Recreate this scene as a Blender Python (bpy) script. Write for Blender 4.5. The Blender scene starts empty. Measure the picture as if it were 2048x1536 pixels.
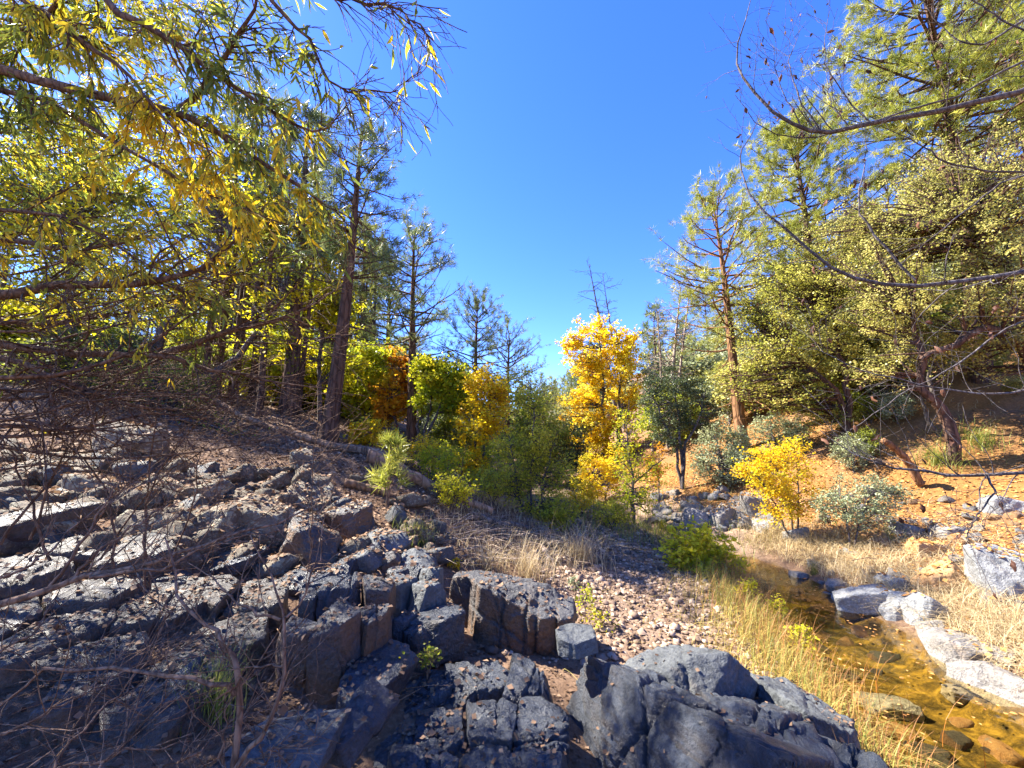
import bpy, bmesh, math, random
import numpy as np
from mathutils import Vector

SC = bpy.context.scene
COL = SC.collection
R = math.radians
PI = math.pi

# ------------------------------------------------------------------ camera, sky, sun, exposure
CAM_Z = 2.2
PITCH = 9.0
FPX = 800.0                      # focal length in photo pixels (2048 wide)
SUN_AZ = (-0.94, 0.34)           # horizontal direction towards the sun
SUN_EL = 46.0
cam_d = bpy.data.cameras.new('camera')
cam_d.sensor_width = 36.0
cam_d.lens = 36.0 * FPX / 2048.0
cam_d.clip_start = 0.05
cam_d.clip_end = 3000
cam = bpy.data.objects.new('camera', cam_d)
COL.objects.link(cam)
cam.location = (0, 0, CAM_Z)
cam.rotation_euler = (R(90 + PITCH), 0, 0)
SC.camera = cam

world = bpy.data.worlds.new('World')
SC.world = world
world.use_nodes = True
wn = world.node_tree.nodes
wl = world.node_tree.links
wn.clear()
wo = wn.new('ShaderNodeOutputWorld')
wb = wn.new('ShaderNodeBackground')
ws = wn.new('ShaderNodeTexSky')
ws.sky_type = 'NISHITA'
ws.sun_disc = False
ws.sun_elevation = R(SUN_EL)
ws.sun_rotation = math.atan2(SUN_AZ[0], SUN_AZ[1])
ws.altitude = 1500
ws.air_density = 1.0
ws.dust_density = 0.25
ws.ozone_density = 4.0
wh = wn.new('ShaderNodeHueSaturation')
wh.inputs['Saturation'].default_value = 1.26
wh.inputs['Hue'].default_value = 0.521
wl.new(ws.outputs[0], wh.inputs['Color'])
wl.new(wh.outputs[0], wb.inputs['Color'])
wb.inputs['Strength'].default_value = 0.114
wl.new(wb.outputs[0], wo.inputs[0])

sun_d = bpy.data.lights.new('sun', 'SUN')
sun_d.energy = 4.8
sun_d.angle = R(0.53)
sun_d.color = (1.0, 0.93, 0.82)
sun = bpy.data.objects.new('sun', sun_d)
COL.objects.link(sun)
_h = math.hypot(*SUN_AZ)
TO_SUN = Vector((SUN_AZ[0] / _h * math.cos(R(SUN_EL)), SUN_AZ[1] / _h * math.cos(R(SUN_EL)), math.sin(R(SUN_EL))))
sun.rotation_euler = TO_SUN.to_track_quat('Z', 'Y').to_euler()
sun.location = (-30, 20, 40)

SC.view_settings.view_transform = 'Standard'
SC.view_settings.look = 'None'
SC.view_settings.gamma = 1.0
SC.view_settings.use_curve_mapping = False
SC.view_settings.exposure = 2.3
SC.cycles.use_denoising = True
SC.cycles.max_bounces = 6
SC.cycles.diffuse_bounces = 3
SC.cycles.glossy_bounces = 2
SC.cycles.transmission_bounces = 4
SC.cycles.transparent_max_bounces = 6
SC.cycles.sample_clamp_indirect = 6.0

# ------------------------------------------------------------------ pixel -> world
CT, ST = math.cos(R(PITCH)), math.sin(R(PITCH))
def ray(u, v):
    a = (u - 1024.0) / FPX
    b = -(v - 768.0) / FPX
    return np.array([a, CT - b * ST, ST + b * CT])
def at(u, v, D):
    d = ray(u, v)
    return np.array([0, 0, CAM_Z]) + d * (D / d[1])

# ------------------------------------------------------------------ noise
def _hash(i, j, k, seed):
    n = (i * 374761393 + j * 668265263 + k * 2147483647 + seed * 1274126177) & 0xFFFFFFFF
    n = ((n ^ (n >> 13)) * 1274126177) & 0xFFFFFFFF
    n = (n ^ (n >> 16)) & 0xFFFF
    return n / 32767.5 - 1.0
def vnoise(P, seed=0):
    P = np.asarray(P, float)
    I = np.floor(P).astype(np.int64)
    f = P - I
    f = f * f * f * (f * (f * 6 - 15) + 10)
    i, j, k = I[..., 0], I[..., 1], I[..., 2]
    fx, fy, fz = f[..., 0], f[..., 1], f[..., 2]
    def h(a, b, c): return _hash(i + a, j + b, k + c, seed)
    x00 = h(0,0,0) * (1-fx) + h(1,0,0) * fx
    x10 = h(0,1,0) * (1-fx) + h(1,1,0) * fx
    x01 = h(0,0,1) * (1-fx) + h(1,0,1) * fx
    x11 = h(0,1,1) * (1-fx) + h(1,1,1) * fx
    return (x00 * (1-fy) + x10 * fy) * (1-fz) + (x01 * (1-fy) + x11 * fy) * fz
def fbm(P, octv=4, seed=0, gain=0.5):
    P = np.asarray(P, float)
    s = 0; a = 1.0; t = 0
    for o in range(octv):
        s = s + a * vnoise(P * (2.03 ** o) + o * 17.3, seed + o)
        t += a; a *= gain
    return s / t
def fbm2(x, y, octv=4, seed=0):
    x = np.asarray(x, float)
    return fbm(np.stack([x, np.asarray(y, float), np.zeros_like(x) + 0.37], -1), octv, seed)

# ------------------------------------------------------------------ terrain
def cx(y):
    return np.interp(y, [-30, 0, 2, 3.5, 4.8, 6.2, 7.4, 8.5, 10, 13, 20, 30, 60, 400],
                        [1.0, 2.6, 3.0, 3.45, 3.8, 4.1, 4.5, 4.4, 3.7, 3.0, 2.4, 1.8, 1.5, 1.5])
def H(x, y, rough=True):
    x = np.asarray(x, float); y = np.asarray(y, float)
    s = x - cx(y)
    wid = np.interp(y, [3, 5, 7, 8.5], [0.80, 0.85, 0.6, 0.45])
    sr = np.where(s > 0, s - wid, s + wid)
    lf = np.interp(y, [-5, 2, 4, 7, 12, 40], [.42, .46, .56, .88, 1.0, 1.1])
    rf = np.interp(y, [-5, 4, 8, 13, 40], [.6, .62, .85, 1.15, 1.2])
    zl = np.interp(-sr, [-2, -.3, 0, .4, 2.2, 3.1, 7.0, 12, 20, 45, 150, 500], [-.32, -.22, 0, .13, .28, .45, 2.15, 3.3, 5.0, 11, 30, 60])
    zl = np.where(zl > .28, .28 + (zl - .28) * lf, zl)
    zr = np.interp(sr, [-2, -.3, 0, .35, 1.0, 3.0, 7.0, 15, 40, 150, 500], [-.32, -.22, 0, .16, .34, .95, 2.7, 6.2, 14, 40, 70])
    zr = np.where(zr > .34, .34 + (zr - .34) * rf, zr)
    z = np.where(s > 0, zr, zl)
    up = np.interp(y, [-30, 8.5, 11, 20, 60, 200, 500], [-.1, 0, .32, .7, 3.0, 14, 45])
    z = z + up
    if rough:
        dist = np.clip(np.abs(s) - .6, 0, 6) / 6
        z = z + fbm2(x * .45, y * .45, 3, 3) * .28 * dist + fbm2(x * 2.1, y * 2.1, 3, 7) * (.03 + .05 * dist)
    return z
def ground(u, v):
    d = ray(u, v)
    t = np.geomspace(1.2, 300, 900)
    p = np.array([0, 0, CAM_Z]) + t[:, None] * d
    hit = np.nonzero(p[:, 2] < H(p[:, 0], p[:, 1]))[0]
    if len(hit) == 0: return p[-1]
    return p[hit[0]]
def base_at(u, D):
    """point on the terrain at forward distance D in the column u"""
    x = 0.; z = 1.
    for _ in range(8):
        x0 = x
        # solve v for terrain height
        lo, hi = 200., 2600.
        for _ in range(30):
            m = (lo + hi) / 2
            p = at(u, m, D)
            if p[2] > H(p[0], p[1]): lo = m
            else: hi = m
        p = at(u, lo, D)
        break
    return np.array([p[0], p[1], float(H(p[0], p[1]))])

# ------------------------------------------------------------------ mesh helpers
def make_mesh(name, V, Fs, mat, attrs=None, smooth=False):
    V = np.asarray(V, np.float32)
    if not isinstance(Fs, (list, tuple)): Fs = [Fs]
    Fs = [np.asarray(f, np.int32) for f in Fs if len(f)]
    me = bpy.data.meshes.new(name)
    me.vertices.add(len(V)); me.vertices.foreach_set('co', V.ravel())
    loops = np.concatenate([f.ravel() for f in Fs])
    cnt = np.concatenate([np.full(len(f), f.shape[1], np.int32) for f in Fs])
    start = np.concatenate([[0], np.cumsum(cnt)[:-1]]).astype(np.int32)
    me.loops.add(len(loops)); me.loops.foreach_set('vertex_index', loops)
    me.polygons.add(len(cnt)); me.polygons.foreach_set('loop_start', start)
    if smooth: me.polygons.foreach_set('use_smooth', np.ones(len(cnt), bool))
    for k, a in (attrs or {}).items():
        at_ = me.attributes.new(k, 'FLOAT', 'POINT')
        at_.data.foreach_set('value', np.asarray(a, np.float32))
    me.update(calc_edges=True)
    me.validate()
    if mat: me.materials.append(MAT[mat] if isinstance(mat, str) else mat)
    return me
def obj(name, me, parent=None, loc=None):
    o = bpy.data.objects.new(name, me)
    COL.objects.link(o)
    if parent is not None: o.parent = parent
    if loc is not None: o.location = loc
    return o
def tag(o, label=None, cat=None, group=None, kind=None):
    if label: o['label'] = label
    if cat: o['category'] = cat
    if group: o['group'] = group
    if kind: o['kind'] = kind
    return o
def thing(name, label, cat, loc=(0, 0, 0), group=None, rz=0, sc=1):
    o = bpy.data.objects.new(name, None)
    COL.objects.link(o)
    o.empty_display_size = .2
    o.location = loc; o.rotation_euler = (0, 0, rz); o.scale = (sc, sc, sc)
    return tag(o, label, cat, group)
def copy_tree(o, parent=None):
    c = o.copy(); COL.objects.link(c)
    if parent is not None: c.parent = parent
    for ch in list(o.children): copy_tree(ch, c)
    return c
class Acc:
    """collects vertex / face / attribute arrays"""
    def __init__(s): s.V = []; s.F = {}; s.A = []; s.n = 0
    def add(s, V, F, a=None):
        if len(V) == 0: return
        s.V.append(V); s.F.setdefault(F.shape[1], []).append(F + s.n)
        s.A.append(np.zeros(len(V)) if a is None else np.broadcast_to(a, (len(V),)))
        s.n += len(V)
    def mesh(s, name, mat, smooth=False):
        return make_mesh(name, np.concatenate(s.V), [np.concatenate(f) for f in s.F.values()], mat, {'rnd': np.concatenate(s.A)}, smooth)
def norm(a): return a / np.maximum(np.linalg.norm(a, axis=-1, keepdims=True), 1e-9)
def tubes(P, Rad, sides=5):
    """P (N,K,3), Rad (N,K) -> V, quads"""
    P = np.asarray(P, float); Rad = np.asarray(Rad, float)
    N, K = P.shape[:2]
    T = norm(np.gradient(P, axis=1))
    ch = norm(P[:, -1] - P[:, 0])
    ref = np.where(np.abs(ch[:, 2:3]) < .8, np.array([[0, 0, 1.]]), np.array([[1., 0.2, 0]]))
    A = norm(np.cross(T, ref[:, None, :])); B = np.cross(T, A)
    th = np.arange(sides) * 2 * PI / sides
    c, s_ = np.cos(th), np.sin(th)
    V = P[:, :, None, :] + Rad[:, :, None, None] * (A[:, :, None, :] * c[:, None] + B[:, :, None, :] * s_[:, None])
    V = V.reshape(-1, 3)
    n = np.arange(N)[:, None, None] * K * sides
    k = np.arange(K - 1)[None, :, None] * sides
    j = np.arange(sides)[None, None, :]; j2 = (j + 1) % sides
    F = np.stack([n + k + j, n + k + j2, n + k + sides + j2, n + k + sides + j], -1).reshape(-1, 4)
    return V, F
def resample(pts, K, wig=0, rng=None):
    """smooth curve through pts with K points"""
    pts = np.asarray(pts, float)
    n = len(pts)
    t = np.linspace(0, n - 1, K)
    i = np.clip(t.astype(int), 0, n - 2); f = (t - i)[:, None]
    pad = np.concatenate([[2 * pts[0] - pts[1]], pts, [2 * pts[-1] - pts[-2]]])
    a, b, c, d = pad[i], pad[i + 1], pad[i + 2], pad[i + 3]
    q = .5 * (2 * b + (c - a) * f + (2 * a - 5 * b + 4 * c - d) * f ** 2 + (-a + 3 * b - 3 * c + d) * f ** 3)
    if wig and rng is not None:
        w = rng.normal(0, wig, q.shape); w[0] = 0; w[-1] = 0
        q = q + w
    return q
def grow(rng, P, Rad, n_per, trange=(.2, 1.), ang=(.5, 1.), length=(.3, .6), K=5, droop=0., wig=.15, rad=.5, absolute=False, updir=None):
    """children branches on parent polylines (all with K points)"""
    N, Kp = P.shape[:2]
    idx = np.repeat(np.arange(N), n_per); M = len(idx)
    t = rng.uniform(trange[0], trange[1], M) * (Kp - 1)
    i = np.minimum(t.astype(int), Kp - 2); f = (t - i)[:, None]
    base = P[idx, i] * (1 - f) + P[idx, i + 1] * f
    r0 = Rad[idx, i] * (1 - f[:, 0]) + Rad[idx, i + 1] * f[:, 0]
    tan = norm(P[idx, i + 1] - P[idx, i])
    pr = norm(np.cross(tan, rng.normal(size=(M, 3))))
    if updir is not None: pr = norm(pr + np.array(updir)); pr = norm(pr - tan * (pr * tan).sum(1, keepdims=True))
    a = rng.uniform(ang[0], ang[1], M)[:, None]
    d = np.cos(a) * tan + np.sin(a) * pr
    if absolute: L = rng.uniform(length[0], length[1], M)
    else: L = rng.uniform(length[0], length[1], M) * np.linalg.norm(P[idx, -1] - P[idx, 0], axis=1)
    out = [base]
    for k in range(K - 1):
        d = norm(d + rng.normal(0, wig, (M, 3)) + np.array([0, 0, droop]))
        out.append(out[-1] + d * (L / (K - 1))[:, None])
    Q = np.stack(out, 1)
    rr = np.minimum(r0 * rad, r0 * .95)[:, None] * np.linspace(1, .25, K)[None]
    return Q, rr

# leaf templates: x across, y along, z normal
def leaf_template(kind):
    if kind == 'rhomb':
        V = np.array([[0, 0, 0], [.42, .5, .10], [0, 1, 0], [-.42, .5, .10]]); F = np.array([[0, 1, 2], [0, 2, 3]])
    elif kind == 'oval':
        V = np.array([[0, 0, 0], [.3, .3, .08], [.3, .7, .06], [0, 1, -.08], [-.3, .7, .06], [-.3, .3, .08]])
        F = np.array([[0, 1, 2], [0, 2, 3], [0, 3, 4], [0, 4, 5]])
    elif kind == 'maple':
        V = np.array([[0, 0, 0], [.25, .15, .05], [.62, .38, .0], [.28, .52, .05], [0, 1, -.05], [-.28, .52, .05], [-.62, .38, 0], [-.25, .15, .05]])
        F = np.array([[0, 1, 3], [1, 2, 3], [0, 3, 4], [0, 4, 5], [0, 5, 7], [5, 6, 7]])
    elif kind == 'needle':
        V = np.array([[-.042, 0, 0], [.042, 0, 0], [0, 1, .0]]); F = np.array([[0, 1, 2]])
    elif kind == 'blade':
        V = np.array([[0, 0, 0], [.09, .38, .0], [0, .42, -.05], [-.09, .38, 0], [.06, .72, -.07], [-.06, .72, -.07], [0, 1, -.16]])
        F = np.array([[0, 1, 2], [0, 2, 3], [2, 1, 4], [2, 4, 5], [2, 5, 3], [5, 4, 6]])
    elif kind == 'lance':
        ys = np.array([0, .12, .32, .58, .82, 1.0]); w = np.array([.004, .06, .095, .085, .045, .0])
        zc = -.16 * ys ** 2
        V = []; F = []
        for y, ww, z in zip(ys, w, zc): V += [[-ww, y, z + ww * .35], [0, y, z], [ww, y, z + ww * .35]]
        for i in range(5):
            a = 3 * i
            F += [[a, a + 1, a + 4], [a, a + 4, a + 3], [a + 1, a + 2, a + 5], [a + 1, a + 5, a + 4]]
        V = np.array(V); F = np.array(F)
    return V, F
LT = {k: leaf_template(k) for k in ('rhomb', 'blade', 'oval', 'maple', 'needle', 'lance')}
def leaves(kind, pos, direc, nrm, scale):
    V, F = LT[kind]
    y = norm(direc); x = norm(np.cross(y, nrm)); z = np.cross(x, y)
    W = pos[:, None] + scale[:, None, None] * (V[None, :, 0:1] * x[:, None] + V[None, :, 1:2] * y[:, None] + V[None, :, 2:3] * z[:, None])
    k = len(V)
    G = (F[None] + (np.arange(len(pos)) * k)[:, None, None]).reshape(-1, 3)
    return W.reshape(-1, 3), G
def rand_leaves(rng, kind, pos, size, up=.6, droop=-.2, jitter=.48):
    n = len(pos)
    d = rng.normal(size=(n, 3)); d[:, 2] = d[:, 2] * .6 + droop
    nn = rng.normal(size=(n, 3)); nn[:, 2] = np.abs(nn[:, 2]) + up
    return leaves(kind, pos, d, nn, size * rng.uniform(1 - jitter, 1 + jitter, n))
def blades(rng, root, h, lean, width, segs=3, wind=(0, 0), curl=1.0):
    """grass blades, one ribbon each"""
    n = len(root)
    h = np.broadcast_to(h, (n,)) * rng.uniform(.6, 1.25, n)
    az = rng.uniform(0, 2 * PI, n)
    dirv = np.stack([np.cos(az), np.sin(az)], 1) * (np.broadcast_to(lean, (n,)) * rng.uniform(.3, 1.3, n))[:, None] + np.array(wind)
    wv = np.stack([-np.sin(az), np.cos(az), np.zeros(n)], 1)
    t = np.linspace(0, 1, segs + 1)
    P = root[:, None, :] + np.zeros((n, segs + 1, 3))
    P[:, :, :2] += dirv[:, None, :] * (t ** (1.0 + curl))[None, :, None] * h[:, None, None]
    L = np.linalg.norm(dirv, axis=1)
    P[:, :, 2] += h[:, None] * (t[None] - .45 * np.minimum(L, 1.8)[:, None] * t[None] ** 2)
    w = np.broadcast_to(width, (n,))[:, None] * np.linspace(1, .12, segs + 1)[None] * .5
    A = P - wv[:, None] * w[:, :, None]; B = P + wv[:, None] * w[:, :, None]
    V = np.stack([A, B], 2).reshape(-1, 3)
    k = np.arange(segs) * 2
    F = np.stack([k, k + 1, k + 3, k + 2], 1)
    F = (F[None] + (np.arange(n) * 2 * (segs + 1))[:, None, None]).reshape(-1, 4)
    return V, F

# ------------------------------------------------------------------ materials
MAT = {}
def newmat(name):
    m = bpy.data.materials.new(name); m.use_nodes = True
    MAT[name] = m
    n = m.node_tree.nodes; l = m.node_tree.links
    return m, n, l, n['Principled BSDF'], n['Material Output']
def ramp(n, stops, interp='LINEAR'):
    r = n.new('ShaderNodeValToRGB'); r.color_ramp.interpolation = interp
    e = r.color_ramp.elements
    while len(e) < len(stops): e.new(.5)
    for el, (p, c) in zip(e, stops):
        el.position = p; el.color = (c[0], c[1], c[2], 1)
    return r
def tex(n, l, kind, scale, detail=6, rough=.6, coord='Object', dist=0):
    tc = n.new('ShaderNodeTexCoord')
    t = n.new('ShaderNodeTexNoise' if kind == 'noise' else 'ShaderNodeTexVoronoi')
    t.inputs['Scale'].default_value = scale
    if kind == 'noise':
        t.inputs['Detail'].default_value = detail; t.inputs['Roughness'].default_value = rough
        t.inputs['Distortion'].default_value = dist
    l.new(tc.outputs[coord], t.inputs['Vector'])
    return t
def mixc(n, l, fac, a, b, mode='MIX'):
    m = n.new('ShaderNodeMix'); m.data_type = 'RGBA'; m.blend_type = mode
    for sock, val in ((m.inputs[0], fac), (m.inputs[6], a), (m.inputs[7], b)):
        if isinstance(val, (int, float)): sock.default_value = val
        elif isinstance(val, tuple): sock.default_value = (*val, 1)
        else: l.new(val, sock)
    return m.outputs[2]
def leafmat(name, stops, trans=.45, rough=.5, tgain=1.0):
    m, n, l, b, o = newmat(name)
    a = n.new('ShaderNodeAttribute'); a.attribute_name = 'rnd'
    r = ramp(n, stops); l.new(a.outputs['Fac'], r.inputs[0])
    nz = tex(n, l, 'noise', 14, 3)
    hv = n.new('ShaderNodeHueSaturation')
    mr = n.new('ShaderNodeMapRange'); mr.inputs[3].default_value = .75; mr.inputs[4].default_value = 1.25
    l.new(nz.outputs['Fac'], mr.inputs[0]); l.new(mr.outputs[0], hv.inputs['Value']); l.new(r.outputs[0], hv.inputs['Color'])
    l.new(hv.outputs[0], b.inputs['Base Color'])
    b.inputs['Roughness'].default_value = rough
    b.inputs['Specular IOR Level'].default_value = .35
    t = n.new('ShaderNodeBsdfTranslucent'); l.new(hv.outputs[0], t.inputs['Color'])
    mx = n.new('ShaderNodeMixShader'); mx.inputs[0].default_value = trans
    l.new(b.outputs[0], mx.inputs[1]); l.new(t.outputs[0], mx.inputs[2]); l.new(mx.outputs[0], o.inputs[0])
    return m
def barkmat(name, c1, c2, scale=9, stretch=.25, bump=.6):
    m, n, l, b, o = newmat(name)
    tc = n.new('ShaderNodeTexCoord'); mp = n.new('ShaderNodeMapping')
    mp.inputs['Scale'].default_value = (1, 1, stretch)
    l.new(tc.outputs['Object'], mp.inputs[0])
    t = n.new('ShaderNodeTexNoise'); t.inputs['Scale'].default_value = scale; t.inputs['Detail'].default_value = 7; t.inputs['Roughness'].default_value = .65
    v = n.new('ShaderNodeTexVoronoi'); v.feature = 'DISTANCE_TO_EDGE'; v.inputs['Scale'].default_value = scale * 1.3
    l.new(mp.outputs[0], t.inputs[0]); l.new(mp.outputs[0], v.inputs[0])
    r = ramp(n, [(.3, c1), (.7, c2)]); l.new(t.outputs[0], r.inputs[0])
    cr = ramp(n, [(0, (.35, .3, .28)), (.18, (1, 1, 1))]); l.new(v.outputs[0], cr.inputs[0])
    l.new(mixc(n, l, .8, r.outputs[0], cr.outputs[0], 'MULTIPLY'), b.inputs['Base Color'])
    b.inputs['Roughness'].default_value = .9; b.inputs['Specular IOR Level'].default_value = .2
    bp = n.new('ShaderNodeBump'); bp.inputs['Strength'].default_value = bump; bp.inputs['Distance'].default_value = .03
    ad = n.new('ShaderNodeMath'); ad.operation = 'ADD'
    l.new(t.outputs[0], ad.inputs[0]); l.new(cr.outputs[0], ad.inputs[1]); l.new(ad.outputs[0], bp.inputs['Height'])
    l.new(bp.outputs[0], b.inputs['Normal'])
def rockmat(name, dark, light, rust=(.16, .085, .04), rust_amt=.5, lichen=None, lich_amt=.5, rough=.6, scale=1.0, joint=None, joint_amt=.9):
    m, n, l, b, o = newmat(name)
    t1 = tex(n, l, 'noise', 2.2 * scale, 8, .62, dist=.3)
    r1 = ramp(n, [(.32, dark), (.68, light)]); l.new(t1.outputs[0], r1.inputs[0])
    t2 = tex(n, l, 'noise', 1.1 * scale, 5, .6, dist=.8)
    r2 = ramp(n, [(.62 - .22 * rust_amt, (0, 0, 0)), (.72 - .14 * rust_amt, (1, 1, 1))]); l.new(t2.outputs[0], r2.inputs[0])
    col = mixc(n, l, r2.outputs[0], r1.outputs[0], rust)
    if joint:
        ge = n.new('ShaderNodeNewGeometry'); sx = n.new('ShaderNodeSeparateXYZ'); l.new(ge.outputs['True Normal'], sx.inputs[0])
        ab = n.new('ShaderNodeMath'); ab.operation = 'ABSOLUTE'; l.new(sx.outputs[2], ab.inputs[0])
        rj = ramp(n, [(.25, (1, 1, 1)), (.6, (0, 0, 0))]); l.new(ab.outputs[0], rj.inputs[0])
        tj = tex(n, l, 'noise', 1.7 * scale, 5, .6); r5 = ramp(n, [(.36, (0, 0, 0)), (.55, (joint_amt,) * 3)]); l.new(tj.outputs[0], r5.inputs[0])
        col = mixc(n, l, mixc(n, l, 1.0, rj.outputs[0], r5.outputs[0], 'MULTIPLY'), col, joint)
    t3 = tex(n, l, 'noise', 38 * scale, 6, .7)
    r3 = ramp(n, [(.3, (.5, .5, .5)), (.5, (1, 1, 1)), (.72, (1.6, 1.6, 1.6))]); l.new(t3.outputs[0], r3.inputs[0])
    col = mixc(n, l, .85, col, r3.outputs[0], 'MULTIPLY')
    if lichen:
        t4 = tex(n, l, 'noise', 5.5 * scale, 8, .75, dist=.6)
        r4 = ramp(n, [(.66 - .2 * lich_amt, (0, 0, 0)), (.70 - .2 * lich_amt, (1, 1, 1))]); l.new(t4.outputs[0], r4.inputs[0])
        col = mixc(n, l, r4.outputs[0], col, lichen)
    # fine crack lines
    v = tex(n, l, 'voronoi', 3.2 * scale); v.feature = 'DISTANCE_TO_EDGE'
    dt = tex(n, l, 'noise', 3.0 * scale, 4); tc = n.new('ShaderNodeTexCoord')
    va = n.new('ShaderNodeVectorMath'); va.operation = 'MULTIPLY_ADD'
    l.new(dt.outputs['Color'], va.inputs[0]); va.inputs[1].default_value = (.8, .8, .8); l.new(tc.outputs['Object'], va.inputs[2])
    l.new(va.outputs[0], v.inputs['Vector'])
    rc = ramp(n, [(0, (.25, .25, .25)), (.018, (1, 1, 1))]); l.new(v.outputs[0], rc.inputs[0])
    mk = ramp(n, [(.45, (0, 0, 0)), (.6, (.7, .7, .7))]); l.new(t2.outputs[0], mk.inputs[0])
    col = mixc(n, l, mk.outputs[0], col, rc.outputs[0], 'MULTIPLY')
    l.new(col, b.inputs['Base Color'])
    b.inputs['Roughness'].default_value = rough
    b.inputs['Specular IOR Level'].default_value = .55
    bp = n.new('ShaderNodeBump'); bp.inputs['Strength'].default_value = 1.0; bp.inputs['Distance'].default_value = .04
    h = n.new('ShaderNodeMath'); h.operation = 'MULTIPLY_ADD'
    l.new(t3.outputs[0], h.inputs[0]); h.inputs[1].default_value = .6; h.inputs[2].default_value = 0
    h2 = n.new('ShaderNodeMath'); h2.operation = 'MULTIPLY_ADD'
    tb = tex(n, l, 'noise', 11 * scale, 6, .6); l.new(tb.outputs[0], h2.inputs[0]); h2.inputs[1].default_value = 1.1; l.new(h.outputs[0], h2.inputs[2])
    l.new(h2.outputs[0], bp.inputs['Height']); l.new(bp.outputs[0], b.inputs['Normal'])

rockmat('rock_dark', (.012, .015, .021), (.058, .068, .085), rust=(.030, .024, .020), rust_amt=.3, rough=.36, joint=(.055, .036, .022), joint_amt=.5)
rockmat('rock_neutral', (.022, .020, .019), (.085, .076, .068), rust=(.065, .044, .028), rust_amt=.5, rough=.42, joint=(.12, .068, .032), joint_amt=.7, lichen=(.2, .19, .15), lich_amt=.15)
rockmat('rock_brown', (.026, .027, .031), (.080, .078, .078), rust=(.07, .048, .034), rust_amt=.5, rough=.55, joint=(.15, .075, .030))
rockmat('rock_slate', (.045, .051, .054), (.125, .134, .136), rust=(.19, .13, .07), rust_amt=.35, rough=.6)
rockmat('rock_pale', (.14, .128, .112), (.29, .268, .238), rust=(.34, .22, .12), rust_amt=.4, rough=.75)
rockmat('rock_orange', (.34, .17, .06), (.46, .29, .13), rust=(.28, .24, .2), rust_amt=.2, rough=.75)
rockmat('rock_lichen', (.095, .072, .048), (.21, .165, .115), rust=(.13, .08, .045), rust_amt=.4, lichen=(.30, .285, .20), lich_amt=.6, rough=.85)
rockmat('rock_grey', (.15, .155, .155), (.30, .305, .30), rust=(.32, .24, .15), rust_amt=.35, rough=.65)

barkmat('bark_pine', (.055, .035, .026), (.17, .095, .06), 7, .22, .9)
barkmat('bark_orange', (.13, .065, .03), (.36, .19, .09), 7, .22, .9)
barkmat('bark_grey', (.07, .06, .05), (.19, .165, .14), 10, .3, .6)
barkmat('bark_willow', (.07, .040, .024), (.25, .15, .09), 16, .4, .4)
barkmat('twig_tan', (.14, .085, .05), (.33, .21, .13), 20, .4, .3)
barkmat('bark_bare', (.055, .045, .045), (.17, .15, .145), 18, .5, .3)
barkmat('wood_dead', (.20, .15, .11), (.45, .36, .28), 8, .2, .6)
barkmat('log_wood', (.15, .085, .05), (.40, .26, .16), 6, .2, .7)

leafmat('pine_needles', [(0, (.06, .10, .035)), (.5, (.14, .19, .06)), (1, (.27, .29, .09))], .4, .4)
leafmat('pine_needles_yellow', [(0, (.15, .19, .03)), (.5, (.33, .35, .05)), (1, (.52, .49, .09))], .45, .4)
leafmat('leaf_cottonwood', [(0, (.74, .44, .01)), (.5, (.86, .64, .015)), (1, (.88, .76, .08))], .58)
leafmat('leaf_gold', [(0, (.66, .40, .01)), (.5, (.82, .58, .015)), (1, (.68, .62, .03))], .55)
leafmat('leaf_orange', [(0, (.52, .18, .015)), (.5, (.72, .35, .02)), (1, (.74, .54, .03))], .6)
leafmat('leaf_juniper_yellow', [(0, (.22, .24, .04)), (.5, (.46, .45, .07)), (1, (.66, .60, .15))], .5, .4)
leafmat('leaf_limegreen', [(0, (.22, .28, .015)), (.5, (.46, .50, .02)), (1, (.72, .60, .03))], .6)
leafmat('leaf_oakyellow', [(0, (.26, .27, .012)), (.5, (.56, .54, .015)), (1, (.78, .62, .02))], .62)
leafmat('leaf_green', [(0, (.14, .18, .02)), (.5, (.29, .33, .035)), (1, (.48, .46, .06))], .55)
leafmat('leaf_juniper', [(0, (.035, .055, .02)), (.5, (.07, .10, .035)), (1, (.14, .17, .06))], .25)
leafmat('leaf_liveoak', [(0, (.20, .195, .045)), (.5, (.44, .42, .10)), (1, (.66, .59, .18))], .48, .4)
leafmat('leaf_forb', [(0, (.50, .50, .02)), (.5, (.72, .66, .03)), (1, (.84, .70, .06))], .6)
leafmat('leaf_olive', [(0, (.26, .29, .025)), (.5, (.48, .49, .04)), (1, (.66, .58, .06))], .6)
leafmat('leaf_greygreen', [(0, (.14, .17, .08)), (.5, (.27, .31, .15)), (1, (.44, .46, .25))], .3, .5)
leafmat('leaf_willow', [(0, (.16, .20, .035)), (.35, (.34, .37, .04)), (.6, (.66, .52, .03)), (1, (.84, .52, .02))], .64, .4)
leafmat('leaf_brown', [(0, (.05, .022, .014)), (.5, (.12, .05, .03)), (1, (.26, .12, .06))], .25, .7)
leafmat('litter_orange', [(0, (.24, .10, .025)), (.5, (.44, .205, .05)), (1, (.60, .37, .12))], .15, .8)
leafmat('litter_brown', [(0, (.075, .040, .024)), (.5, (.15, .088, .052)), (1, (.27, .175, .105))], .15, .8)
leafmat('litter_warm', [(0, (.12, .06, .03)), (.5, (.26, .15, .08)), (1, (.42, .29, .18))], .15, .8)
leafmat('grass_gold', [(0, (.26, .17, .03)), (.5, (.50, .36, .08)), (1, (.58, .52, .16))], .35, .6)
leafmat('grass_dry', [(0, (.30, .20, .085)), (.5, (.52, .40, .21)), (1, (.66, .56, .36))], .3, .6)
leafmat('grass_green', [(0, (.11, .15, .03)), (.5, (.24, .27, .05)), (1, (.45, .40, .10))], .4, .5)
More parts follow.
